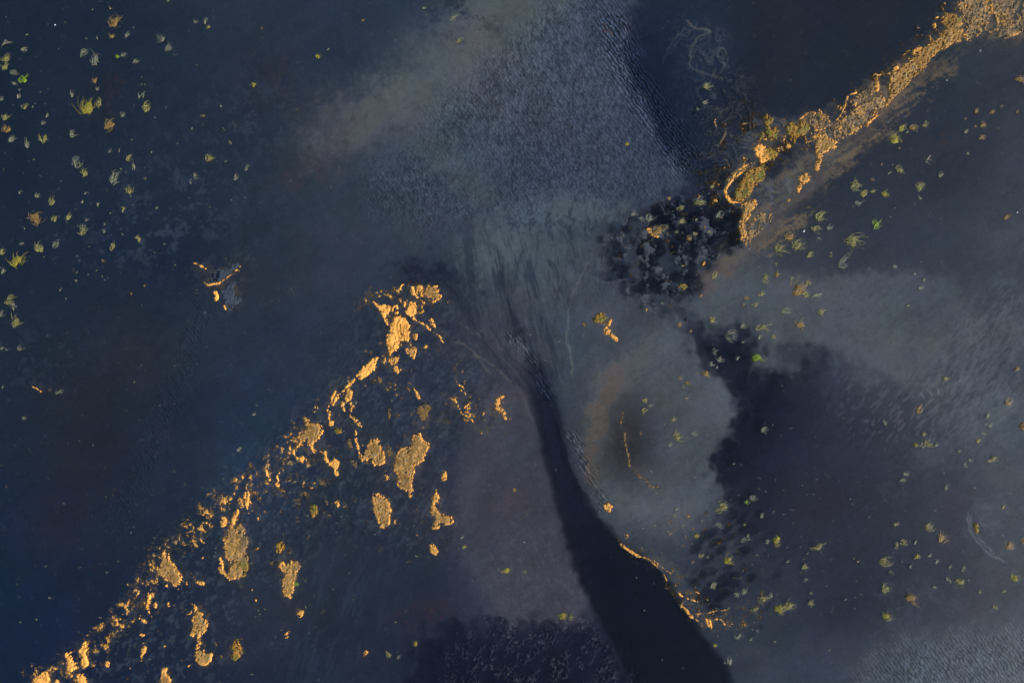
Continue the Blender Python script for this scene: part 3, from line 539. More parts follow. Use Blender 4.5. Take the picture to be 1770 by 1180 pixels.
# lagoon filaments, silt folds
fl = mask(['1150 30 1230 40 1300 150 1320 220 1290 300 1220 330 1180 280 1200 150'], sig=16, wa=1)
tint(fl * ridge2, (136,142,128), .45)
thin = lambda s, w=.9: G.warp(G.blur(G.stroke(strokes3(s, 2), w), .7), sU * .25, sV * .25)
LN = [('3','905 100 950 130 1030 155 960 190 930 240 928 335 980 360 1100 400',(150,146,120),.55),('3','905 130 850 180 800 280 785 320',(120,120,105),.4),('3','1030 155 945 135 870 190 820 270',(120,120,105),.35),
      ('3','1070 540 1095 600 1110 600',(150,146,110),.5),('3','1190 520 1165 590 1130 610 1100 640',(130,134,120),.5),('3','1215 590 1190 590 1180 640 1210 690',(120,126,120),.4),
      ('7','400 180 350 260 310 350 290 430 285 520 278 590 300 650 312 760',(112,116,108),.6),('7','395 200 345 280 305 370 292 460',(48,56,68),.5),
      ('0','800 560 840 590 880 630 915 672',(100,98,100),.5),('0','745 500 790 520 825 570 860 620 905 675',(46,50,64),.7),('0','812 470 840 520 850 570 885 620 925 655',(44,50,64),.7),
      ('0','862 400 872 450 876 520 884 575 915 610',(98,108,112),.5),('0','905 430 890 480 885 520',(44,52,66),.7),('0','960 400 955 450 962 500 955 560',(98,108,112),.4),('0','930 410 925 470 935 520',(46,54,68),.6),
      ('0','985 430 975 480 960 520 955 600 965 660',(48,54,66),.6),('0','835 395 850 430 868 470',(100,110,114),.5),('0','955 700 975 760 990 810 1010 850',(104,110,114),.5),('0','880 640 905 690 930 745',(98,92,96),.5),
      ('6','1020 590 1080 610 1130 650 1190 690 1260 740 1320 800',(130,120,104),.4),('6','1130 650 1180 720 1210 760',(120,112,104),.4),
      ('c','1035 300 1040 370 1070 440 1130 500 1220 550',(108,122,136),.6),('c','1050 310 1050 360 1085 430 1160 500',(108,122,136),.5),
      ('b','0 1005 100 1000 180 985',(82,80,94),.6),('b','200 870 260 900 330 880 400 850',(84,84,96),.5),('b','400 1100 460 1020',(110,110,120),.6),('b','90 1170 110 1150 150 1130',(130,126,124),.6),
      ('8','1060 520 1100 490 1130 490',(104,110,116),.5),('8','1030 760 1080 700 1110 690',(106,112,118),.5),('8','960 820 1000 790 1040 770',(110,120,128),.6),('8','835 850 850 880',(116,130,142),.7),('8','880 840 885 865',(116,130,142),.7),('8','790 860 805 885',(110,124,136),.6)]
for fr, s, c, k in LN:
    x0, y0, kk = FR[fr]; q = [float(t) for t in s.split()]
    q = ' '.join(f'{x0 + q[i] * kk} {y0 + q[i + 1] * kk}' for i in range(0, len(q), 2))
    mm = thin(q); tint(mm, c, k); dep = dep - mm * (.04 if sum(c) > 250 else -.05)
dep = G.blur(dep, 2.6)
rip_ = G.blur(chan + pool3, 6)
dep = np.clip(dep - fil * ridge * .86 * dep - fl * ridge2 * .75 * dep - mud * sstep(0, 1.3, lump) * dep * .85, .012, 2)
lf = G.noise(81, 16, 3.2, .9)
dep = dep - mud * sstep(.5, 1.5, lump + .35 * lf) * (.03 + .02 * lf) * (dep < .2)
dep = np.clip(dep + (knz * .03 + .007) * np.tanh(-kn) + .004 * gr * (1 - rip_) , .012, 2)
# folded silt at right and streaks everywhere
fold = mask(['1560 800 1620 720 1680 620 1740 560 1780 620 1720 700 1660 760 1600 830'], sig=22, wa=1)
dep = dep + fold * (.05 + .05 * np.tanh(tS * 1.2))
dep += .004 * tM + .0012 * tF + .008 * np.abs(tL)
k = 1 + .07 * np.tanh(.7 * tL) + .06 * np.tanh(tM) + .05 * np.tanh(tS) + .05 * np.tanh(.8 * tF)
bed *= k[:, :, None]
bed[:, :, 0] *= 1 + .05 * np.tanh(G.noise(31, 300, 30, 1.4)); bed[:, :, 2] *= 1 + .05 * np.tanh(G.noise(32, 200, 20, 1.4))
# wave ripples: where they lie
rip = mask(['700 260 760 170 880 60 960 -20 1100 -40 1085 60 1080 110 1130 190 1180 260 1180 345 1080 350 960 345 880 370 760 390 660 380 620 300'], sig=20, wa=1.5)
rip = np.clip(rip - .55 * mask(['700 240 790 235 850 300 860 350 800 350 760 300 700 270'], sig=12, wa=2), 0, 1)
rip2 = mask(st=[(30, '1060 40 1085 120 1130 190 1180 270')], sig=12, wa=.6)
rip3 = mask(['1480 1190 1520 1120 1640 1100 1790 1080 1900 1300 1450 1300'], sig=20) * .6 + .35 * mask(st=[(22, '350 530 320 620 290 700 250 800 200 900')], sig=12)
chr_ = mask(st=[(9, '885 585 915 610 940 660 950 700')], sig=4) + mask(st=[(8, '985 745 1010 800 1040 870')], sig=5)
tint(rip * sstep(-1.2, 1.6, tF + .6 * tM), (76,84,98), .35)
tint(rip * sstep(.2, 1.6, -tM * .6 - tF), (48,56,72), .4)
crest = np.clip(np.maximum.reduce([rip2 * 1.1, rip3 * .7, chr_ * .7, rip * .18]), 0, 1)
# ground rises under every tuft and crust, so nothing floats
crm = G.zeros()
for fr, kind, lb, rf, pl, st in CR:
    for q in pl: G.poly(pp(fr, q), crm)
    for hw, q in st: G.stroke(pp(fr, q), hw * FR[fr][2] + 1, crm)
sup = np.clip(G.blur(crm, 2.0) * 1.6, 0, 1)
tm = G.zeros()
for (u, v, s, k_) in TUFTS:
    r = .34 * s + 2; i0 = max(0, int((u - 3 * r - G.u0) / G.h)); i1 = min(G.nx, int((u + 3 * r - G.u0) / G.h)); j0 = max(0, int((v - 3 * r - G.v0) / G.h)); j1 = min(G.ny, int((v + 3 * r - G.v0) / G.h))
    if i1 <= i0 or j1 <= j0: continue
    sub = tm[j0:j1, i0:i1]
    np.maximum(sub, np.exp(-((uu[:, i0:i1] - u) ** 2 + (vv[j0:j1] - v) ** 2) / r ** 2), out=sub)
sup = np.maximum(sup, np.clip(tm * 1.3, 0, 1))
dep = dep * (1 - sup) + np.minimum(dep, .015) * sup
Z = -dep
lum = bed.mean(2, keepdims=True)
bed = bed * np.clip((lum / .034) ** .40, 1.28, 1.5)
bedA = np.clip(bed / E_LIT * np.array([3.8, 2.72, 1.74]), .002, .8)

def zg(u, v):
    i = min(G.nx - 1, max(0, int(round((u - G.u0) / G.h)))); j = min(G.ny - 1, max(0, int(round((v - G.v0) / G.h))))
    return float(Z[j, i])

# ---------------------------------------------------------------- materials
def mat(name):
    m = bpy.data.materials.new(name); m.use_nodes = True
    nt = m.node_tree; nt.nodes.clear()
    return m, nt, lambda t, **k: mk(nt, t, **k)
def mk(nt, t, **k):
    n = nt.nodes.new(t)
    for a, b in k.items():
        if a in n.inputs: n.inputs[a].default_value = b
        else: setattr(n, a, b)
    return n
def math_(nt, op, a, b=None, clamp=False):
    n = nt.nodes.new('ShaderNodeMath'); n.operation = op; n.use_clamp = clamp
    for i, x in enumerate((a, b)):
        if x is None: continue
        if isinstance(x, (int, float)): n.inputs[i].default_value = x
        else: nt.links.new(x, n.inputs[i])
    return n.outputs[0]

def bed_material():
    m, nt, N = mat('wet_silt'); L = nt.links.new
    out = N('ShaderNodeOutputMaterial'); b = N('ShaderNodeBsdfPrincipled', Roughness=.62); b.inputs['Specular IOR Level'].default_value = .25
    at = N('ShaderNodeAttribute', attribute_name='silt'); rp = N('ShaderNodeAttribute', attribute_name='ripple')
    tc = N('ShaderNodeTexCoord')
    n1 = N('ShaderNodeTexNoise', Scale=9.0, Detail=4.0); n2 = N('ShaderNodeTexNoise', Scale=34.0, Detail=2.0)
    L(tc.outputs['Object'], n1.inputs['Vector']); L(tc.outputs['Object'], n2.inputs['Vector'])
    g = math_(nt, 'ADD', math_(nt, 'MULTIPLY', n1.outputs['Fac'], .34), math_(nt, 'MULTIPLY', n2.outputs['Fac'], .22))
    g = math_(nt, 'ADD', g, .72)
    hsv = N('ShaderNodeVectorMath', operation='SCALE'); L(at.outputs['Color'], hsv.inputs[0]); L(g, hsv.inputs['Scale'])
    # wave ripples: crests wander, two sets crossing
    mp = N('ShaderNodeMapping'); mp.inputs['Rotation'].default_value = (0, 0, math.radians(38)); mp.inputs['Scale'].default_value = (1, .42, 1)
    L(tc.outputs['Object'], mp.inputs['Vector'])
    r1 = N('ShaderNodeTexNoise', Scale=8.5, Detail=1.5, Distortion=.7); L(mp.outputs[0], r1.inputs['Vector'])
    mp2 = N('ShaderNodeMapping'); mp2.inputs['Rotation'].default_value = (0, 0, math.radians(-38)); L(tc.outputs['Object'], mp2.inputs['Vector'])
    wv = N('ShaderNodeTexWave', Scale=1.75, Distortion=7.0, Detail=2.5); wv.inputs['Detail Scale'].default_value = 1.1; L(mp2.outputs[0], wv.inputs['Vector'])
    cs = N('ShaderNodeAttribute', attribute_name='crest')
    # ripple shading put into the colour: pale crests, dark troughs
    rr = N('ShaderNodeMapRange'); rr.inputs['From Min'].default_value = .34; rr.inputs['From Max'].default_value = .66; rr.inputs['To Min'].default_value = .40; rr.inputs['To Max'].default_value = 1.75
    L(r1.outputs['Fac'], rr.inputs['Value'])
    mixf = math_(nt, 'ADD', 1.0, math_(nt, 'MULTIPLY', rp.outputs['Fac'], math_(nt, 'SUBTRACT', rr.outputs[0], 1.0)))
    mixf = math_(nt, 'MULTIPLY', mixf, math_(nt, 'ADD', 1.0, math_(nt, 'MULTIPLY', cs.outputs['Fac'], math_(nt, 'SUBTRACT', math_(nt, 'MULTIPLY', wv.outputs['Fac'], 1.5), .68))))
    sc = N('ShaderNodeVectorMath', operation='SCALE'); L(hsv.outputs[0], sc.inputs[0]); L(mixf, sc.inputs['Scale'])
    L(sc.outputs[0], b.inputs['Base Color'])
    bp = N('ShaderNodeBump', Distance=.06); L(math_(nt, 'MULTIPLY', rp.outputs['Fac'], r1.outputs['Fac']), bp.inputs['Height']); bp.inputs['Strength'].default_value = .9
    bp2 = N('ShaderNodeBump', Distance=.02, Strength=.5); L(n2.outputs['Fac'], bp2.inputs['Height']); L(bp.outputs[0], bp2.inputs['Normal'])
    bp3 = N('ShaderNodeBump', Distance=.05, Strength=.8); L(math_(nt, 'MULTIPLY', cs.outputs['Fac'], wv.outputs['Fac']), bp3.inputs['Height']); L(bp2.outputs[0], bp3.inputs['Normal'])
    L(bp3.outputs[0], b.inputs['Normal']); L(b.outputs[0], out.inputs['Surface'])
    return m
def crust_material():
    m, nt, N = mat('mineral_crust'); L = nt.links.new
    out = N('ShaderNodeOutputMaterial'); b = N('ShaderNodeBsdfPrincipled', Roughness=.7); b.inputs['Specular IOR Level'].default_value = .2
    at = N('ShaderNodeAttribute', attribute_name='silt'); tc = N('ShaderNodeTexCoord')
    n1 = N('ShaderNodeTexNoise', Scale=14.0, Detail=4.0, Roughness=.65); n2 = N('ShaderNodeTexVoronoi', Scale=22.0)
    L(tc.outputs['Object'], n1.inputs['Vector']); L(tc.outputs['Object'], n2.inputs['Vector'])
    g = math_(nt, 'ADD', math_(nt, 'MULTIPLY', n1.outputs['Fac'], .55), .72)
    v = N('ShaderNodeVectorMath', operation='SCALE'); L(at.outputs['Color'], v.inputs[0]); L(g, v.inputs['Scale'])
    L(v.outputs[0], b.inputs['Base Color'])
    bp = N('ShaderNodeBump', Distance=.02, Strength=.35); L(n1.outputs['Fac'], bp.inputs['Height'])
    bp2 = N('ShaderNodeBump', Distance=.008, Strength=.25); L(n2.outputs['Distance'], bp2.inputs['Height']); L(bp.outputs[0], bp2.inputs['Normal'])
    L(bp2.outputs[0], b.inputs['Normal']); L(b.outputs[0], out.inputs['Surface'])
    return m
def plant_material(name, c, rough=.6, spec=.3):
    m, nt, N = mat(name); L = nt.links.new
    out = N('ShaderNodeOutputMaterial'); b = N('ShaderNodeBsdfPrincipled', Roughness=rough); b.inputs['Specular IOR Level'].default_value = spec
    tc = N('ShaderNodeTexCoord'); n1 = N('ShaderNodeTexNoise', Scale=5.0, Detail=3.0); L(tc.outputs['Object'], n1.inputs['Vector'])
    oi = N('ShaderNodeAttribute', attribute_name='tone')
    cr = N('ShaderNodeMixRGB'); a = alb(c[0]); d = alb(c[1]); cr.inputs[1].default_value = (*a, 1); cr.inputs[2].default_value = (*d, 1)
    f = math_(nt, 'ADD', math_(nt, 'MULTIPLY', n1.outputs['Fac'], .5), math_(nt, 'SUBTRACT', oi.outputs['Fac'], .25), True)
    L(f, cr.inputs[0]); L(cr.outputs[0], b.inputs['Base Color']); L(b.outputs[0], out.inputs['Surface'])
    return m
def water_material():
    m, nt, N = mat('river_water'); L = nt.links.new
    out = N('ShaderNodeOutputMaterial'); tr = N('ShaderNodeBsdfTransparent'); gl = N('ShaderNodeBsdfGlossy', Roughness=.06)
    fr = N('ShaderNodeFresnel', IOR=1.33); tc = N('ShaderNodeTexCoord')
    n1 = N('ShaderNodeTexNoise', Scale=1.6, Detail=4.0); n2 = N('ShaderNodeTexNoise', Scale=7.0, Detail=3.0)
    L(tc.outputs['Object'], n1.inputs['Vector']); L(tc.outputs['Object'], n2.inputs['Vector'])
    bp = N('ShaderNodeBump', Distance=.03, Strength=.15); L(n1.outputs['Fac'], bp.inputs['Height'])
    bp2 = N('ShaderNodeBump', Distance=.006, Strength=.15); L(n2.outputs['Fac'], bp2.inputs['Height']); L(bp.outputs[0], bp2.inputs['Normal'])
    L(bp2.outputs[0], gl.inputs['Normal'])
    mx = N('ShaderNodeMixShader'); L(fr.outputs[0], mx.inputs[0]); L(tr.outputs[0], mx.inputs[1]); L(gl.outputs[0], mx.inputs[2])
    L(mx.outputs[0], out.inputs['Surface'])
    ab = N('ShaderNodeVolumeAbsorption', Density=1.0); 
    ab.inputs['Color'].default_value = (1 - .85, 1 - .80, 1 - .60, 1); ab.inputs['Density'].default_value = 1.35
    L(ab.outputs[0], out.inputs['Volume'])
    return m

M_BED = bed_material(); M_CR = crust_material(); M_WAT = water_material()
M_PL = {'g': plant_material('pale_sedge', ((84,90,78), (140,138,104))), 'y': plant_material('olive_sedge', ((84,84,54), (154,146,80))),
        'Y': plant_material('yellow_sedge', ((88,84,38), (156,144,46))), 'G': plant_material('green_sedge', ((84,108,26), (124,150,28))),
        'o': plant_material('brown_sedge', ((96,80,46), (148,120,62)))}
M_CU = {'g': plant_material('grey_root_mat', ((66,72,66), (44,54,62)), .8), 'y': plant_material('olive_root_mat', ((62,62,44), (108,102,46)), .8),
        'Y': plant_material('yellow_root_mat', ((90,84,34), (146,132,30)), .8), 'G': plant_material('green_root_mat', ((72,88,28), (116,138,22)), .8),
        'o': plant_material('brown_root_mat', ((78,62,42), (140,106,40)), .8)}
M_PEB, nt_, N_ = mat('pale_stone')
_o = N_('ShaderNodeOutputMaterial'); _b = N_('ShaderNodeBsdfPrincipled', Roughness=.6); _n = N_('ShaderNodeTexNoise', Scale=30.0); _c = N_('ShaderNodeValToRGB')
_c.color_ramp.elements[0].color = (.5, .53, .55, 1); _c.color_ramp.elements[1].color = (.85, .86, .84, 1)
nt_.links.new(_n.outputs['Fac'], _c.inputs[0]); nt_.links.new(_c.outputs[0], _b.inputs['Base Color']); nt_.links.new(_b.outputs[0], _o.inputs[0])

# ---------------------------------------------------------------- mesh helpers
def mesh_obj(name, co, faces, material, parent=None, color=None, scal=None, smooth=True):
    me = bpy.data.meshes.new(name)
    co = np.asarray(co, np.float32); faces = np.asarray(faces, np.int32)
    me.vertices.add(len(co)); me.vertices.foreach_set('co', co.ravel())
    n = faces.shape[1]
    me.loops.add(faces.size); me.loops.foreach_set('vertex_index', faces.ravel())
    me.polygons.add(len(faces)); me.polygons.foreach_set('loop_start', np.arange(0, faces.size, n, dtype=np.int32))
    if smooth: me.polygons.foreach_set('use_smooth', np.ones(len(faces), bool))
    if color is not None:
        a = me.attributes.new('silt', 'FLOAT_COLOR', 'POINT')
        c = np.ones((len(co), 4), np.float32); c[:, :3] = color; a.data.foreach_set('color', c.ravel())
    for k, v in (scal or {}).items():
        a = me.attributes.new(k, 'FLOAT', 'POINT'); a.data.foreach_set('value', np.asarray(v, np.float32).ravel())
    me.update(calc_edges=True); me.materials.append(material)
    o = bpy.data.objects.new(name, me); C.objects.link(o)
    if parent: o.parent = parent
    return o
def grid_faces(ny, nx, keep=None):
    idx = np.arange(ny * nx, dtype=np.int32).reshape(ny, nx)
    a, b, c, d = idx[:-1, :-1], idx[1:, :-1], idx[1:, 1:], idx[:-1, 1:]
    if keep is None: return np.stack([a.ravel(), b.ravel(), c.ravel(), d.ravel()], 1)
    k = keep[:-1, :-1] | keep[1:, :-1] | keep[1:, 1:] | keep[:-1, 1:]
    return np.stack([a[k], b[k], c[k], d[k]], 1)
def compact(co, fc, *arrs):
    used = np.unique(fc); mp = np.full(len(co), -1, np.int32); mp[used] = np.arange(len(used))
    return (co[used], mp[fc]) + tuple(x[used] for x in arrs)

# ---------------------------------------------------------------- ground sheet (fine in the surveyed area, coarse out to the horizon)
ext = 60 * (1.45 ** np.arange(1, 18)); ext = np.concatenate([ext[ext < 1], ext])
U = np.concatenate([G.u[0] - ext[::-1], G.u, G.u[-1] + ext]); V = np.concatenate([G.v[0] - ext[::-1], G.v, G.v[-1] + ext])
e = len(ext)
Zp = np.pad(Z, e, mode='edge')
Bp = np.pad(bedA, ((e, e), (e, e), (0, 0)), mode='edge'); Rp = np.pad(np.clip(np.maximum.reduce([rip * .6, rip2 * 1.2, rip3, chr_ * 1.1]), 0, 1) * (1 - sup), e, mode='constant')
co = np.stack([np.broadcast_to((U[None, :] - 885) * S, Zp.shape), np.broadcast_to((590 - V[:, None]) * S, Zp.shape), Zp], 2).reshape(-1, 3)
ground = mesh_obj('river_bed', co, grid_faces(*Zp.shape), M_BED, color=Bp.reshape(-1, 3), scal={'ripple': Rp, 'crest': np.pad(crest * (1 - sup), e, mode='constant')})
ground['kind'] = 'structure'
# water: a closed body whose top is the still surface
x1 = float((U[-1] - 885) * S) - 2; y1 = float((V[-1] - 590) * S) - 2; zb = -2.6
wv = [(sx * x1, sy * y1, z) for z in (zb, 0) for sx, sy in ((-1, -1), (1, -1), (1, 1), (-1, 1))]
water = mesh_obj('water', wv, [(0, 3, 2, 1), (4, 5, 6, 7), (0, 1, 5, 4), (1, 2, 6, 5), (2, 3, 7, 6), (3, 0, 4, 7)], M_WAT, smooth=False)
water['kind'] = 'structure'

# ---------------------------------------------------------------- crusts
THINGS = []      # dicts: obj, u, v, look, label, ref, size
def crust_colors(kind, f, big, sl, g, idx):
    n1 = nF[sl]; n2 = nM[sl]; n3 = nR[sl]; nd = nD[sl]
    w = lambda x: x[:, :, None]
    if kind == 'p':
        c = PEACH * np.ones(f.shape + (1,)); c = c * (1 - w(.55 * sstep(.5, 2., nd + .3 * n1))) + OCHRE * w(.55 * sstep(.5, 2., nd + .3 * n1))
        c = c * w(1 + .08 * np.tanh(n1)); k = .75 * np.exp(-((n2 + .4 * nd) / .16) ** 2); c = c * w(1 - k) + OCHRE * w(k)
    elif kind in 'tg':
        rim = 1 - sstep(.45, .95, big)
        c = TAN * w(1 - .75 * rim) + (.85 * PEACH) * w(.75 * rim)
        k = .85 * sstep(-.6, 1.2, n2 + .5 * nL[sl] + .5 * nd) * (1 - .7 * rim); c = c * w(1 - k) + (.45 * OCHRE + .45 * BROWN + .1 * GREY) * w(k)
        k = .6 * sstep(.7, 1.7, n3 - .4 * n2) * (1 - .8 * rim); c = c * w(1 - k) + (.6 * GREY + .3 * BROWN) * w(k)
        c = c * w(1 + .2 * np.tanh(n3) + .12 * np.tanh(nd) + .14 * np.tanh(n1))
        if kind == 'g': k = sstep(-.5, 1.3, n2 + .7 * n1)[:, :, None]; c = c * (1.15 * k + .35 * (1 - k)) + GREY * (.38 * (1 - k))
    elif kind == 'm':
        k = sstep(-.8, 1.2, n2); c = OCHRE * w(1 - k) + OLIVE * w(k)
        k = .8 * sstep(.3, 1.5, -n3); c = c * w(1 - k) + BROWN * w(k); c = c * w(1 + .15 * np.tanh(n1))
        k = .5 * sstep(.4, 1.5, nd); c = c * w(1 - k) + TAN * w(k)
    elif kind == 'w':
        c = alb((50,58,66)) * w(1 + .2 * np.tanh(n1) + .15 * np.tanh(nd))
    elif kind == 'd':
        k = sstep(-.6, 1.4, n2 + .5 * n3); c = (.55 * TAN) * w(1 - k) + (.5 * BROWN + .25 * GREY) * w(k)
    else:
        c = (.9 * PEACH) * w(1 - .5 * sstep(-.5, 1.5, n3)) + TAN * w(.5 * sstep(-.5, 1.5, n3)) * .9
    return c
SPILL = []
def biggest(keep):
    used = keep.copy()
    used[:-1] |= keep[1:]; used[1:] |= keep[:-1]; t_ = used.copy(); used[:, :-1] |= t_[:, 1:]; used[:, 1:] |= t_[:, :-1]
    lab = np.where(used, np.arange(1, used.size + 1).reshape(used.shape), 0)
    for _ in range(4000):
        n_ = lab.copy()
        n_[1:] = np.maximum(n_[1:], lab[:-1]); n_[:-1] = np.maximum(n_[:-1], n_[1:]) if False else np.maximum(n_[:-1], lab[1:])
        n_[:, 1:] = np.maximum(n_[:, 1:], lab[:, :-1]); n_[:, :-1] = np.maximum(n_[:, :-1], lab[:, 1:])
        n_ = np.where(used, n_, 0)
        # pointer jumping speeds the spread
        flat = np.concatenate([[0], n_.ravel()]); n_ = np.where(used, np.maximum(n_, flat[n_]), 0)
        if (n_ == lab).all(): break
        lab = n_
    ids, cnt = np.unique(lab[keep], return_counts=True)
    if len(ids) == 0: return keep
    return keep & (lab == ids[np.argmax(cnt)])
def zsub(g):
    # bilinear ground height on a local survey grid
    X = np.clip((g.u - G.u0) / G.h, 0, G.nx - 1.01); Y = np.clip((g.v - G.v0) / G.h, 0, G.ny - 1.01)
    i = X.astype(int); j = Y.astype(int); fx = (X - i)[None, :]; fy = (Y - j)[:, None]
    A = Z[j][:, i]; B = Z[j][:, i + 1]; Cc = Z[j + 1][:, i]; D = Z[j + 1][:, i + 1]
    return (A * (1 - fx) + B * fx) * (1 - fy) + (Cc * (1 - fx) + D * fx) * fy
taken = np.zeros((G1.ny, G1.nx), bool)
for n, (fr, kind, lb, rf, pl, st) in enumerate(CR):
    pls = [pp(fr, q) for q in pl]; sts = [(hw * FR[fr][2] + .35, pp(fr, q)) for hw, q in st]
    g, sl, f, big = crust_arrays(pls, sts, kind)
    f = np.where(taken[sl], np.minimum(f, .1), f)          # crusts butt against each other, never overlap
    col = crust_colors(kind, f, big, sl, g, n)
    if rf == 'tall bright orange sheet':
        fo = g.zeros()
        for hw, q in ((1.3, '535 600 535 690 560 725 600 745'), (.9, '470 830 440 880 455 930 430 970'), (.9, '520 800 470 830 450 850'), (.8, '590 610 570 660 590 700'), (.7, '500 540 495 640 520 760'), (.8, '620 600 600 640 640 680'), (.7, '400 860 420 900')): g.stroke(pp('A', q), hw, fo)
        k = np.clip(g.blur(fo, .8) * 1.3, 0, 1)[:, :, None] * .85; col = col * (1 - k) + OCHRE * .8 * k
    if rf in ('tall holed slab', 'green tufted crust'):     # grey-olive flank of these slabs
        cu = 418 if rf == 'tall holed slab' else 512
        k = sstep(-7, 8, (g.u[None, :] + (3 if rf[0] == 't' else 4) * nM[sl]) - cu)[:, :, None] * .85
        fl_ = OLIVE * .9 if rf[0] == 't' else (BROWN * .7 + .3 * GREY)
        fl2 = (BROWN * .8 + GREY * .3)
        kk = (sstep(960, 975, g.v)[:, None] if rf[0] == 't' else np.zeros((g.ny, 1)))[:, :, None]
        col = col * (1 - k) + (fl_ * kk + fl2 * (1 - kk)) * k
    if rf == 'smooth orange lump':
        k = sstep(-4, 5, g.u[None, :] + .25 * (g.v[:, None] - 265) * -1 - 1323 + 2 * nM[sl])[:, :, None]
        col = col * .9 * (1 - k) + (OCHRE * .6 + OLIVE * .5) * k
    if rf == 'long shore bank':
        k = (sstep(-12, 14, (g.u[None, :] - 1430) * .62 + (g.v[:, None] - 190) * .78 - 42 + 5 * nM[sl]))[:, :, None] * .7
        col = col * (1 - k) + (TAN * .45 + BROWN * .5) * k
        k = (.7 * sstep(-.4, 1.0, nM[sl] + .6 * nL[sl]) * sstep(.4, .95, big))[:, :, None]; col = col * (1 - k) + (OCHRE * .6 + BROWN * .3) * k
        k = np.exp(-((g.u[None, :] - 1642) ** 2 + (g.v[:, None] - 38) ** 2) / 15 ** 2)[:, :, None]; col = col * (1 - k) + (OCHRE * .5 + BROWN * .6) * k
    h = {'p': .06, 't': .065, 'm': .09, 'd': .022, 's': .035, 'g': .04, 'w': .004}[kind]
    zz = zsub(g)
    t = sstep(.42, .75, f)
    fold_ = .013 * np.tanh(nD[sl]) + .008 * np.tanh(nR[sl]) + .0025 * nF[sl]
    z = zz - .05 + t * (.05 + .018 + h * sstep(.45, 1.1, f) ) + fold_ * t * (1.3 if kind == 'p' else 1)
    if kind == 'd': z = zz - .03 + t * (.03 + h) + fold_ * t * .5
    keep = f > .34
    kb = biggest(keep)
    co = np.stack([np.broadcast_to((g.u[None, :] - 885) * S, z.shape), np.broadcast_to((590 - g.v[:, None]) * S, z.shape), z], 2).reshape(-1, 3)
    fo = grid_faces(g.ny, g.nx, keep & ~kb)
    if len(fo): SPILL.append(compact(co, fo, np.clip(col, .002, .85).reshape(-1, 3)))
    keep = kb; f = np.where(kb | (f <= .34), f, .3)
    fc = grid_faces(g.ny, g.nx, keep)
    if len(fc) < 4: continue
    taken[sl] |= f > .40
    co, fc, cc = compact(co, fc, np.clip(col, .002, .85).reshape(-1, 3))
    msk = f > .5
    ju, iu = np.nonzero(msk) if msk.any() else np.nonzero(keep)
    cu, cv = float(g.u[iu].mean()), float(g.v[ju].mean())
    loc = ((cu - 885) * S, (590 - cv) * S, zg(cu, cv))
    co = co - np.array(loc)
    ar = float(msk.sum())
    o = mesh_obj('silt_bank' if kind == 'w' else 'mineral_crust', co, fc, M_CR, color=cc); o.location = loc
    o['category'] = 'silt bank' if kind == 'w' else 'mineral crust'; o['group'] = 'grey silt banks' if kind == 'w' else 'orange and tan mineral crusts on the river flats'
    sz = 'tiny' if ar < 60 else 'small' if ar < 220 else 'medium' if ar < 700 else 'large'
    look = sz + ' ' + {'p': 'bright orange crust', 't': 'tan mineral crust', 'm': 'brown olive crust', 'd': 'dull drowned crust', 's': 'thin curved strand', 'g': 'patchy crust', 'w': 'grey silt bank'}[kind]
    THINGS.append(dict(o=o, u=cu, v=cv, look=look, label=lb, ref=rf, prio=ar))

fq = np.where(taken, -9, fq)
for j0 in (0,):
    keep = (fq > .40) & (W > .14)
    jj0, ii0 = 60, 60
    keep[:jj0] = False; keep[:, :ii0] = False; keep[-60:] = False; keep[:, -60:] = False
    # raise gently from the bed; tops just break the surface
    zz = np.empty(fq.shape)
    step = 200
    zz = zsub(Gc)
    t = sstep(.42, .9, fq)
    z = np.maximum(zz, -.04 - .14 * (1 - t)) - .02 * (1 - t) + t * (.055)
    fc = grid_faces(Gc.ny, Gc.nx, keep)
    co = np.stack([np.broadcast_to((Gc.u[None, :] - 885) * S, z.shape), np.broadcast_to((590 - Gc.v[:, None]) * S, z.shape), z], 2).reshape(-1, 3)
    mixk = sstep(-.9, .9, nL + .3 * nM)[:, :, None]; mixk = np.clip(mixk + .3 * np.clip(W, 0, 1)[:, :, None], 0, 1); col = (TAN * .7 + PEACH * .35) * mixk + (GREY * .75 + TAN * .4) * (1 - mixk)
    co, fc, cc = compact(co, fc, np.clip(col * (1 + .2 * np.tanh(nF))[:, :, None], .01, .8).reshape(-1, 3))
    for c2, f2, k2 in SPILL:
        fc = np.concatenate([fc, f2 + len(co)]); co = np.concatenate([co, c2]); cc = np.concatenate([cc, k2])
    crumbs = mesh_obj('crust_crumbs', co, fc, M_CR, color=cc)
    crumbs['kind'] = 'stuff'; crumbs['label'] = 'loose pale and orange crumbs of crust strewn along the water edges'; crumbs['category'] = 'crust crumbs'

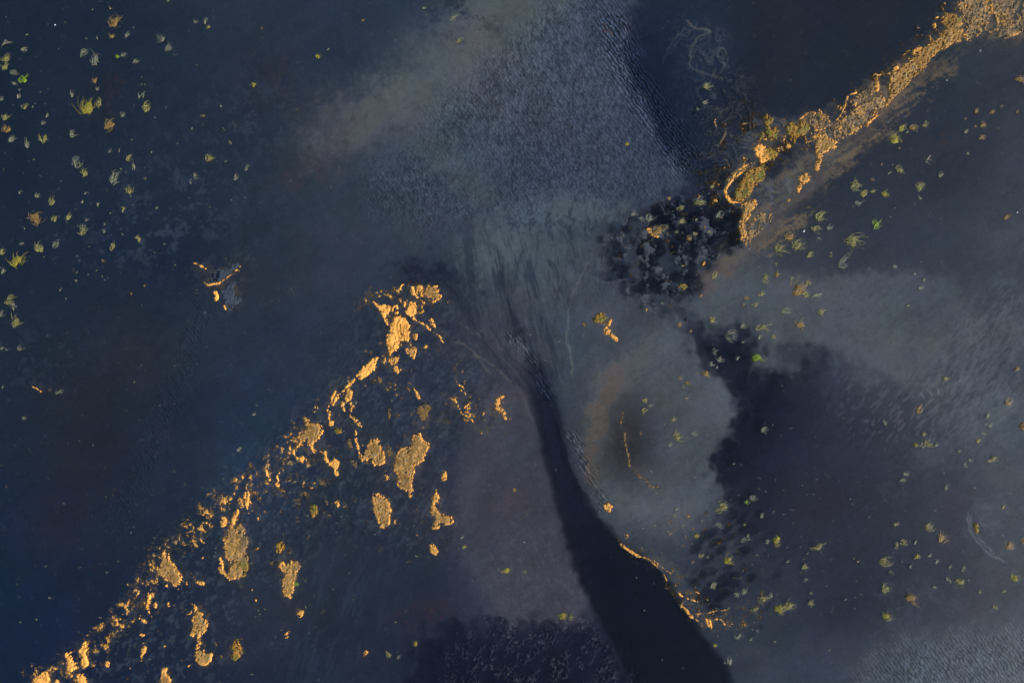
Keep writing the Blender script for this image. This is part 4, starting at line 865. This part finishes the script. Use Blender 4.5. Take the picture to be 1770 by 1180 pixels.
# ---------------------------------------------------------------- tufts
def ribbon(co, fc, tn, p, th, L, w, curl, lift, tone, seg=6, zoff=0.):
    """one grass blade lying out from p: heading th, bending by curl over its length"""
    x, y, z0 = p; b = len(co); a = th; ds = L / seg
    for i in range(seg + 1):
        t = i / seg; ww = w * (1 - .8 * t ** 1.5) / 2; nx, ny = -math.sin(a), math.cos(a)
        z = z0 + lift * 4 * t * (1 - t) * (.6 + .4 * t) + zoff
        co += [(x + nx * ww, y + ny * ww, z + .3 * ww), (x - nx * ww, y - ny * ww, z - .3 * ww)]; tn += [tone, tone]
        if i < seg: fc.append((b + 2 * i, b + 2 * i + 1, b + 2 * i + 3, b + 2 * i + 2))
        a += curl / seg; x += math.cos(a) * ds; y += math.sin(a) * ds
def mound(r, h, rnd, stretch=1.0, rot=0.0, rings=5, seg=18):
    co = [(0, 0, h)]; fc = []; tn = [rnd.random()]
    ph = [rnd.uniform(0, 6.28) for _ in range(4)]
    for k in range(1, rings + 1):
        q = k / rings
        for s in range(seg):
            a = 2 * math.pi * s / seg
            rr = r * q * (1 + .18 * math.sin(2 * a + ph[0]) + .14 * math.sin(3 * a + ph[1]) + .1 * math.sin(5 * a + ph[2]) * q) * rnd.uniform(.92, 1.08)
            x, y = rr * math.cos(a) * stretch, rr * math.sin(a)
            co.append((x * math.cos(rot) - y * math.sin(rot), x * math.sin(rot) + y * math.cos(rot), h * (1 - q ** 2) * rnd.uniform(.8, 1.2) - (.07 if k == rings else 0)))
            tn.append(rnd.random())
    for s in range(seg): fc.append((0, 1 + s, 1 + (s + 1) % seg, 1 + (s + 1) % seg))
    tri = [(0, 1 + s, 1 + (s + 1) % seg) for s in range(seg)]
    quads = []
    for k in range(rings - 1):
        for s in range(seg):
            a = 1 + k * seg + s; b = 1 + k * seg + (s + 1) % seg
            quads += [(a, a + seg, b + seg), (a, b + seg, b)]
    return co, tri + quads, tn
def tuft(u, v, size, kind, n):
    rnd = random.Random(1000 + n)
    r = size * S / 2
    right = u > 1050 or (u > 900 and v > 800)
    base = math.radians(rnd.gauss(25 if right else 62, 22))
    z0 = zg(u, v)
    loc = ((u - 885) * S, (590 - v) * S, z0)
    co, fc, tn = [], [], []
    big = size > 10
    wisp = kind == 'g'
    rootx, rooty = -math.cos(base) * r * .55, -math.sin(base) * r * .55
    nb = int((5 + .42 * size) * (1.0 if wisp else 1.5)) if big else int(4 + size * .35)
    side = rnd.choice((-1, 1))
    ncl = 1 if size < 9 else rnd.choice((1, 2, 2, 3))
    cls = [(rootx * (.9 if ncl > 1 else 1) + (rnd.gauss(0, .26) * r if ncl > 1 else 0), rooty + (rnd.gauss(0, .26) * r if ncl > 1 else 0), rnd.gauss(0, .3)) for _ in range(ncl)]
    for i in range(nb):
        cx_, cy_, ca_ = rnd.choice(cls)
        if wisp or rnd.random() < .6:      # long trailing blades combed by the current, closing to a loop
            loop = rnd.random() < .6; sp = rnd.choice((-1, 1)) * rnd.uniform(.6, 1.5) if loop else rnd.gauss(0, .8); th = base + ca_ + sp; curl = -sp * (rnd.uniform(1.5, 2.4) if loop else rnd.uniform(.3, 1.8)) + side * rnd.gauss(.2, .3)
            L = r * rnd.uniform(.6, 2.0) * (.8 if ncl > 1 else 1); p = (cx_ + rnd.gauss(0, .12) * r, cy_ + rnd.gauss(0, .12) * r, .01)
        else:                               # short dense blades over the crown
            a = rnd.uniform(0, 6.28); q = r * .62 * math.sqrt(rnd.random()); p = (rootx * .45 + q * math.cos(a), rooty * .45 + q * math.sin(a), .03)
            th = base + rnd.gauss(0, .9); curl = rnd.gauss(0, 1.0); L = r * rnd.uniform(.35, .9)
        ribbon(co, fc, tn, p, th, L, rnd.uniform(.012, .021), curl, rnd.uniform(.03, .10) * min(1, r * 2.2), rnd.random(), seg=6 if big else 4, zoff=.035 + rnd.random() * .03)
    q = 2 * math.pi
    szw = 'tiny' if size < 7.5 else 'small' if size < 13 else 'medium' if size < 20 else 'large'
    look = szw + ' ' + {'g': 'pale wispy grass tuft', 'y': 'olive grass tuft', 'Y': 'yellow grass tuft', 'G': 'bright green grass tuft', 'o': 'brown grass tuft'}[kind]
    if big:
        e = bpy.data.objects.new('grass_tuft', None); C.objects.link(e); e.location = loc; e.empty_display_size = .2
        mesh_obj('blades', co, fc, M_PL[kind], e, scal={'tone': tn}, smooth=False)
        k = {'g': .30, 'y': .42, 'Y': .5, 'G': .42, 'o': .48}[kind]
        mc, mf, mt = mound(r * k, (.035 if wisp else .05 + .05 * r), rnd, 1.25, base)
        mc = [(x + rootx * (.2 if wisp else .2), y + rooty * (.2 if wisp else .2), z) for x, y, z in mc]
        mesh_obj('root_mat', mc, mf, M_CU[kind], e, scal={'tone': mt})
    else:
        co2, fc2, tn2 = co, fc, tn
        e = mesh_obj('grass_tuft', co2, fc2, M_PL[kind], scal={'tone': tn2}, smooth=False); e.location = loc
    e['category'] = 'grass tuft'; e['group'] = 'grass tufts rooted in the shallows and flats'
    THINGS.append(dict(o=e, u=u, v=v, look=look, label='', ref='', prio=size * size, tuft=True))
    return e
for n, (u, v, s, k) in enumerate(TUFTS): tuft(u, v, s, k, n)

# specks: seedlings and bits too many to count
co, fc, tn = [], [], []
for (u0, v0, su, sv, n) in ((150, 200, 190, 170, 120), (120, 420, 160, 120, 60), (600, 900, 180, 140, 110), (500, 960, 160, 120, 60), (1500, 960, 180, 110, 150), (1400, 800, 160, 100, 60), (1250, 980, 90, 90, 70), (1480, 430, 150, 130, 40), (1180, 420, 80, 60, 60), (330, 1080, 160, 80, 70), (980, 900, 400, 250, 60), (300, 900, 200, 200, 40)):
    for _ in range(int(n * .6)):
        u, v = R.gauss(u0, su), R.gauss(v0, sv)
        if not (0 < u < 1770 and 0 < v < 1180): continue
        z = max(zg(u, v), -.05)
        for _b in range(R.choice((2, 3, 3, 5))):
            ribbon(co, fc, tn, ((u - 885) * S + R.gauss(0, .02), (590 - v) * S + R.gauss(0, .02), z), R.uniform(0, 6.28), R.uniform(.03, .09), R.uniform(.015, .026), R.gauss(0, .8), .015, R.random(), seg=2, zoff=.045)
sp = mesh_obj('grass_sprouts', co, fc, M_PL['g'], scal={'tone': tn}, smooth=False)
sp['kind'] = 'stuff'; sp['label'] = 'minute pale sprouts dotted over the shallow water'; sp['category'] = 'sprouts'

# ---------------------------------------------------------------- pale stones
PEB = [(fr, a, b) for fr, s in (('4', '1098 263 808 368 925 417 705 505 710 603 620 634 388 680 655 1078 1290 1102'), ('8', '182 20 683 358 157 738 77 1083 253 1092'), ('b', '640 578 520 550 60 452'), ('7', '470 450'), ('3', '382 297 963 825 995 610'), ('1', '30 87 285 130')) for a, b in zip(*[iter([float(x) for x in s.split()])] * 2)]
for n, (fr, a, b) in enumerate(PEB):
    x0, y0, k = FR[fr]; u, v = x0 + a * k, y0 + b * k; rnd = random.Random(n)
    r = rnd.uniform(.026, .04); cs, fs = [], []
    seg, rg = 10, 6
    el = rnd.uniform(1, 1.5) if n != 9 else 2.6; rot = rnd.uniform(0, 3)
    if n == 9: rot = .9
    cs.append((0, 0, r * .7))
    for i in range(1, rg):
        ph = math.pi * i / rg
        for j in range(seg):
            q = 2 * math.pi * j / seg; w = r * rnd.uniform(.9, 1.1)
            x, y = w * math.sin(ph) * math.cos(q) * el, w * math.sin(ph) * math.sin(q)
            cs.append((x * math.cos(rot) - y * math.sin(rot), x * math.sin(rot) + y * math.cos(rot), r * .7 * math.cos(ph)))
    cs.append((0, 0, -r * .7)); last = len(cs) - 1
    for j in range(seg):
        fs.append((0, 1 + j, 1 + (j + 1) % seg)); b0 = 1 + (rg - 2) * seg
        fs.append((last, b0 + (j + 1) % seg, b0 + j))
        for i in range(rg - 2):
            p, q = 1 + i * seg + j, 1 + i * seg + (j + 1) % seg
            fs += [(p, p + seg, q + seg), (p, q + seg, q)]
    o = mesh_obj('pebble', cs, fs, M_PEB); o.location = ((u - 885) * S, (590 - v) * S, zg(u, v) + r * .35)
    o['category'] = 'pebble'; o['group'] = 'pale pebbles lying on the flats'
    THINGS.append(dict(o=o, u=u, v=v, look='white pebble', label='', ref='', prio=1))

# ---------------------------------------------------------------- labels: every thing is named by its look and its nearest landmark
TREF = [  # u, v, label, short reference
 (152, 185, 'large round yellow tuft ringed with pale blades, biggest in the upper left water', 'big round yellow tuft'),
 (198, 38, 'large orange brown tuft near the top edge, above the big round yellow tuft', 'orange tuft near top'),
 (42, 137, 'bright green tuft near the upper left edge of the picture', 'green tuft upper left'),
 (59, 374, 'orange brown tuft with yellow heart close to the left edge, mid height', 'orange hearted left tuft'),
 (28, 449, 'wide yellow tuft beside the left edge, lowest of the dense yellow ones there', 'wide left edge tuft'),
 (363, 272, 'olive tuft at the right fringe of the upper left tuft field', 'fringe olive tuft'),
 (550, 97, 'lone yellow tuft on the brownish silt near the top, left of centre', 'lone top yellow tuft'),
 (440, 147, '', ''), (1084, 248, 'lone yellow tuft in the middle of the rippled flat', 'rippled flat yellow tuft'),
 (1220, 148, 'olive tuft alone in the upper blue lagoon', 'lagoon olive tuft'),
 (1309, 618, 'vivid green tuft on the pale tip beside the black pool, brightest green of all', 'vivid green pool tuft'),
 (1515, 386, 'bright green tuft trailing right on the dark right hand flat', 'green tuft on right flat'),
 (1547, 240, 'large yellow tuft on the upper dark flat, below a brown trailing one', 'upper flat yellow tuft'),
 (1474, 418, 'largest trailing olive tuft on the right hand flat, blades streaming right', 'streaming olive tuft'),
 (1381, 501, 'large brown tuft with fanned blades above the black pool, on grey silt', 'fanned brown tuft'),
 (1768, 736, 'dark brown bush of grass cut by the right edge, mid height', 'right edge brown bush'),
 (1346, 1050, 'spiky yellow tuft, left half of the twin clump near the lower right', 'spiky twin clump'),
 (1531, 1016, 'olive tuft with looping blades beside a blue silt patch, lower right', 'looping olive tuft'),
 (1258, 968, 'ragged yellow tuft on the small grey bar right of the channel', 'ragged yellow bar tuft'),
 (973, 1063, 'tall narrow yellow tuft on the left bank of the channel, near the bottom', 'left bank yellow tuft'),
 (1287, 500 + 460, '', ''), (1170, 757, 'olive tuft on the lower part of the pale oval bar', 'oval bar olive tuft'),
 (1116, 691, 'upper olive tuft of the pair on the brown heart of the oval bar', 'oval bar twin tuft'),
 (1209, 348, 'large olive tuft with looping blades on the dark pool near the lagoon mouth', 'pool mouth olive tuft'),
 (1137, 399, 'large brown tuft with ochre foot, left in the dark central pool', 'ochre footed brown tuft'),
 (1269, 580, 'long grey wispy tuft lying across the neck of the black pool', 'grey pool neck tuft'),
 (1661, 1006, 'olive tuft with a yellow foot, rightmost of the looping ones lower right', 'yellow footed right tuft'),
 (1627, 928, '', ''), (718, 1111, 'yellow tuft at the left border of the bottom dark pool', 'bottom pool yellow tuft'),
 (1582, 749, 'yellow tuft below the folded silt on the right', 'folded silt yellow tuft'), (780, 28, 'twiggy pale tuft near the top edge, above centre', 'twiggy top tuft')]
for (u, v, lb, rf) in TREF:
    if not lb: continue
    best = min((t for t in THINGS if t.get('tuft') and not t['label']), key=lambda t: (t['u'] - u) ** 2 + (t['v'] - v) ** 2 - .5 * t['prio'])
    best['label'] = lb; best['ref'] = rf
LMK = [t for t in THINGS if t['ref']]
DIRS = ['right', 'upper right', 'above', 'upper left', 'left', 'lower left', 'below', 'lower right']
def dirw(k):
    d = DIRS[k]
    return d if d in ('above', 'below') else d + ' of'
fam = {}
for t in THINGS:
    if t['label']: continue
    l = min(LMK, key=lambda q: (q['u'] - t['u']) ** 2 + (q['v'] - t['v']) ** 2)
    a = math.atan2(-(t['v'] - l['v']), t['u'] - l['u']); k = int(round(a / (math.pi / 4))) % 8
    t['d'] = math.hypot(l['u'] - t['u'], l['v'] - t['v'])
    fam.setdefault((t['look'], id(l), k), (l, k, []))[2].append(t)
ORD = ['nearest', 'second nearest', 'third nearest', 'fourth nearest', 'fifth nearest', 'sixth nearest', 'seventh nearest', 'eighth nearest', 'ninth nearest', 'tenth nearest', 'eleventh nearest', 'twelfth nearest']
for (look, _, _), (l, k, ts) in fam.items():
    ts.sort(key=lambda t: t['d'])
    for i, t in enumerate(ts):
        t['label'] = f"{look} {dirw(k)} the {l['ref']}" if len(ts) == 1 else f"{look}, {ORD[min(i, 11)]} {dirw(k)} the {l['ref']}"
for t in THINGS: t['o']['label'] = t['label']

# ---------------------------------------------------------------- light, sky, camera
sun_el, sun_az = math.radians(29), math.radians(112)     # azimuth clockwise from +y: light from the right
w = bpy.data.worlds.new('World'); bpy.context.scene.world = w; w.use_nodes = True
nt = w.node_tree; nt.nodes.clear()
sky = nt.nodes.new('ShaderNodeTexSky'); sky.sky_type = 'NISHITA'; sky.sun_disc = False; sky.sun_elevation = sun_el; sky.sun_rotation = sun_az
bg = nt.nodes.new('ShaderNodeBackground'); bg.inputs['Strength'].default_value = .12
wo = nt.nodes.new('ShaderNodeOutputWorld'); nt.links.new(sky.outputs[0], bg.inputs[0]); nt.links.new(bg.outputs[0], wo.inputs[0])
ld = bpy.data.lights.new('sun', 'SUN'); ld.energy = 2.4; ld.angle = math.radians(3); ld.color = (1, .94, .86)
lo = bpy.data.objects.new('sun', ld); C.objects.link(lo)
lo.rotation_euler = (math.pi / 2 - sun_el, 0, math.pi - sun_az)   # set exactly below
import mathutils
dv = mathutils.Vector((math.sin(sun_az) * math.cos(sun_el), math.cos(sun_az) * math.cos(sun_el), math.sin(sun_el)))
lo.rotation_euler = dv.to_track_quat('Z', 'Y').to_euler(); lo.location = dv * 60
cd = bpy.data.cameras.new('camera'); cam = bpy.data.objects.new('camera', cd); C.objects.link(cam)
cd.sensor_width = 36; cd.lens = 24; cd.clip_start = .5; cd.clip_end = 12000
cam.location = (0, 0, 1770 * S * 24 / 36); cam.rotation_euler = (0, 0, 0)
sc = bpy.context.scene; sc.camera = cam
sc.view_settings.view_transform = 'Standard'; sc.view_settings.look = 'None'; sc.view_settings.exposure = 1.0; sc.view_settings.gamma = 1
sc.render.engine = 'CYCLES'; sc.cycles.max_bounces = 6; sc.cycles.transparent_max_bounces = 12
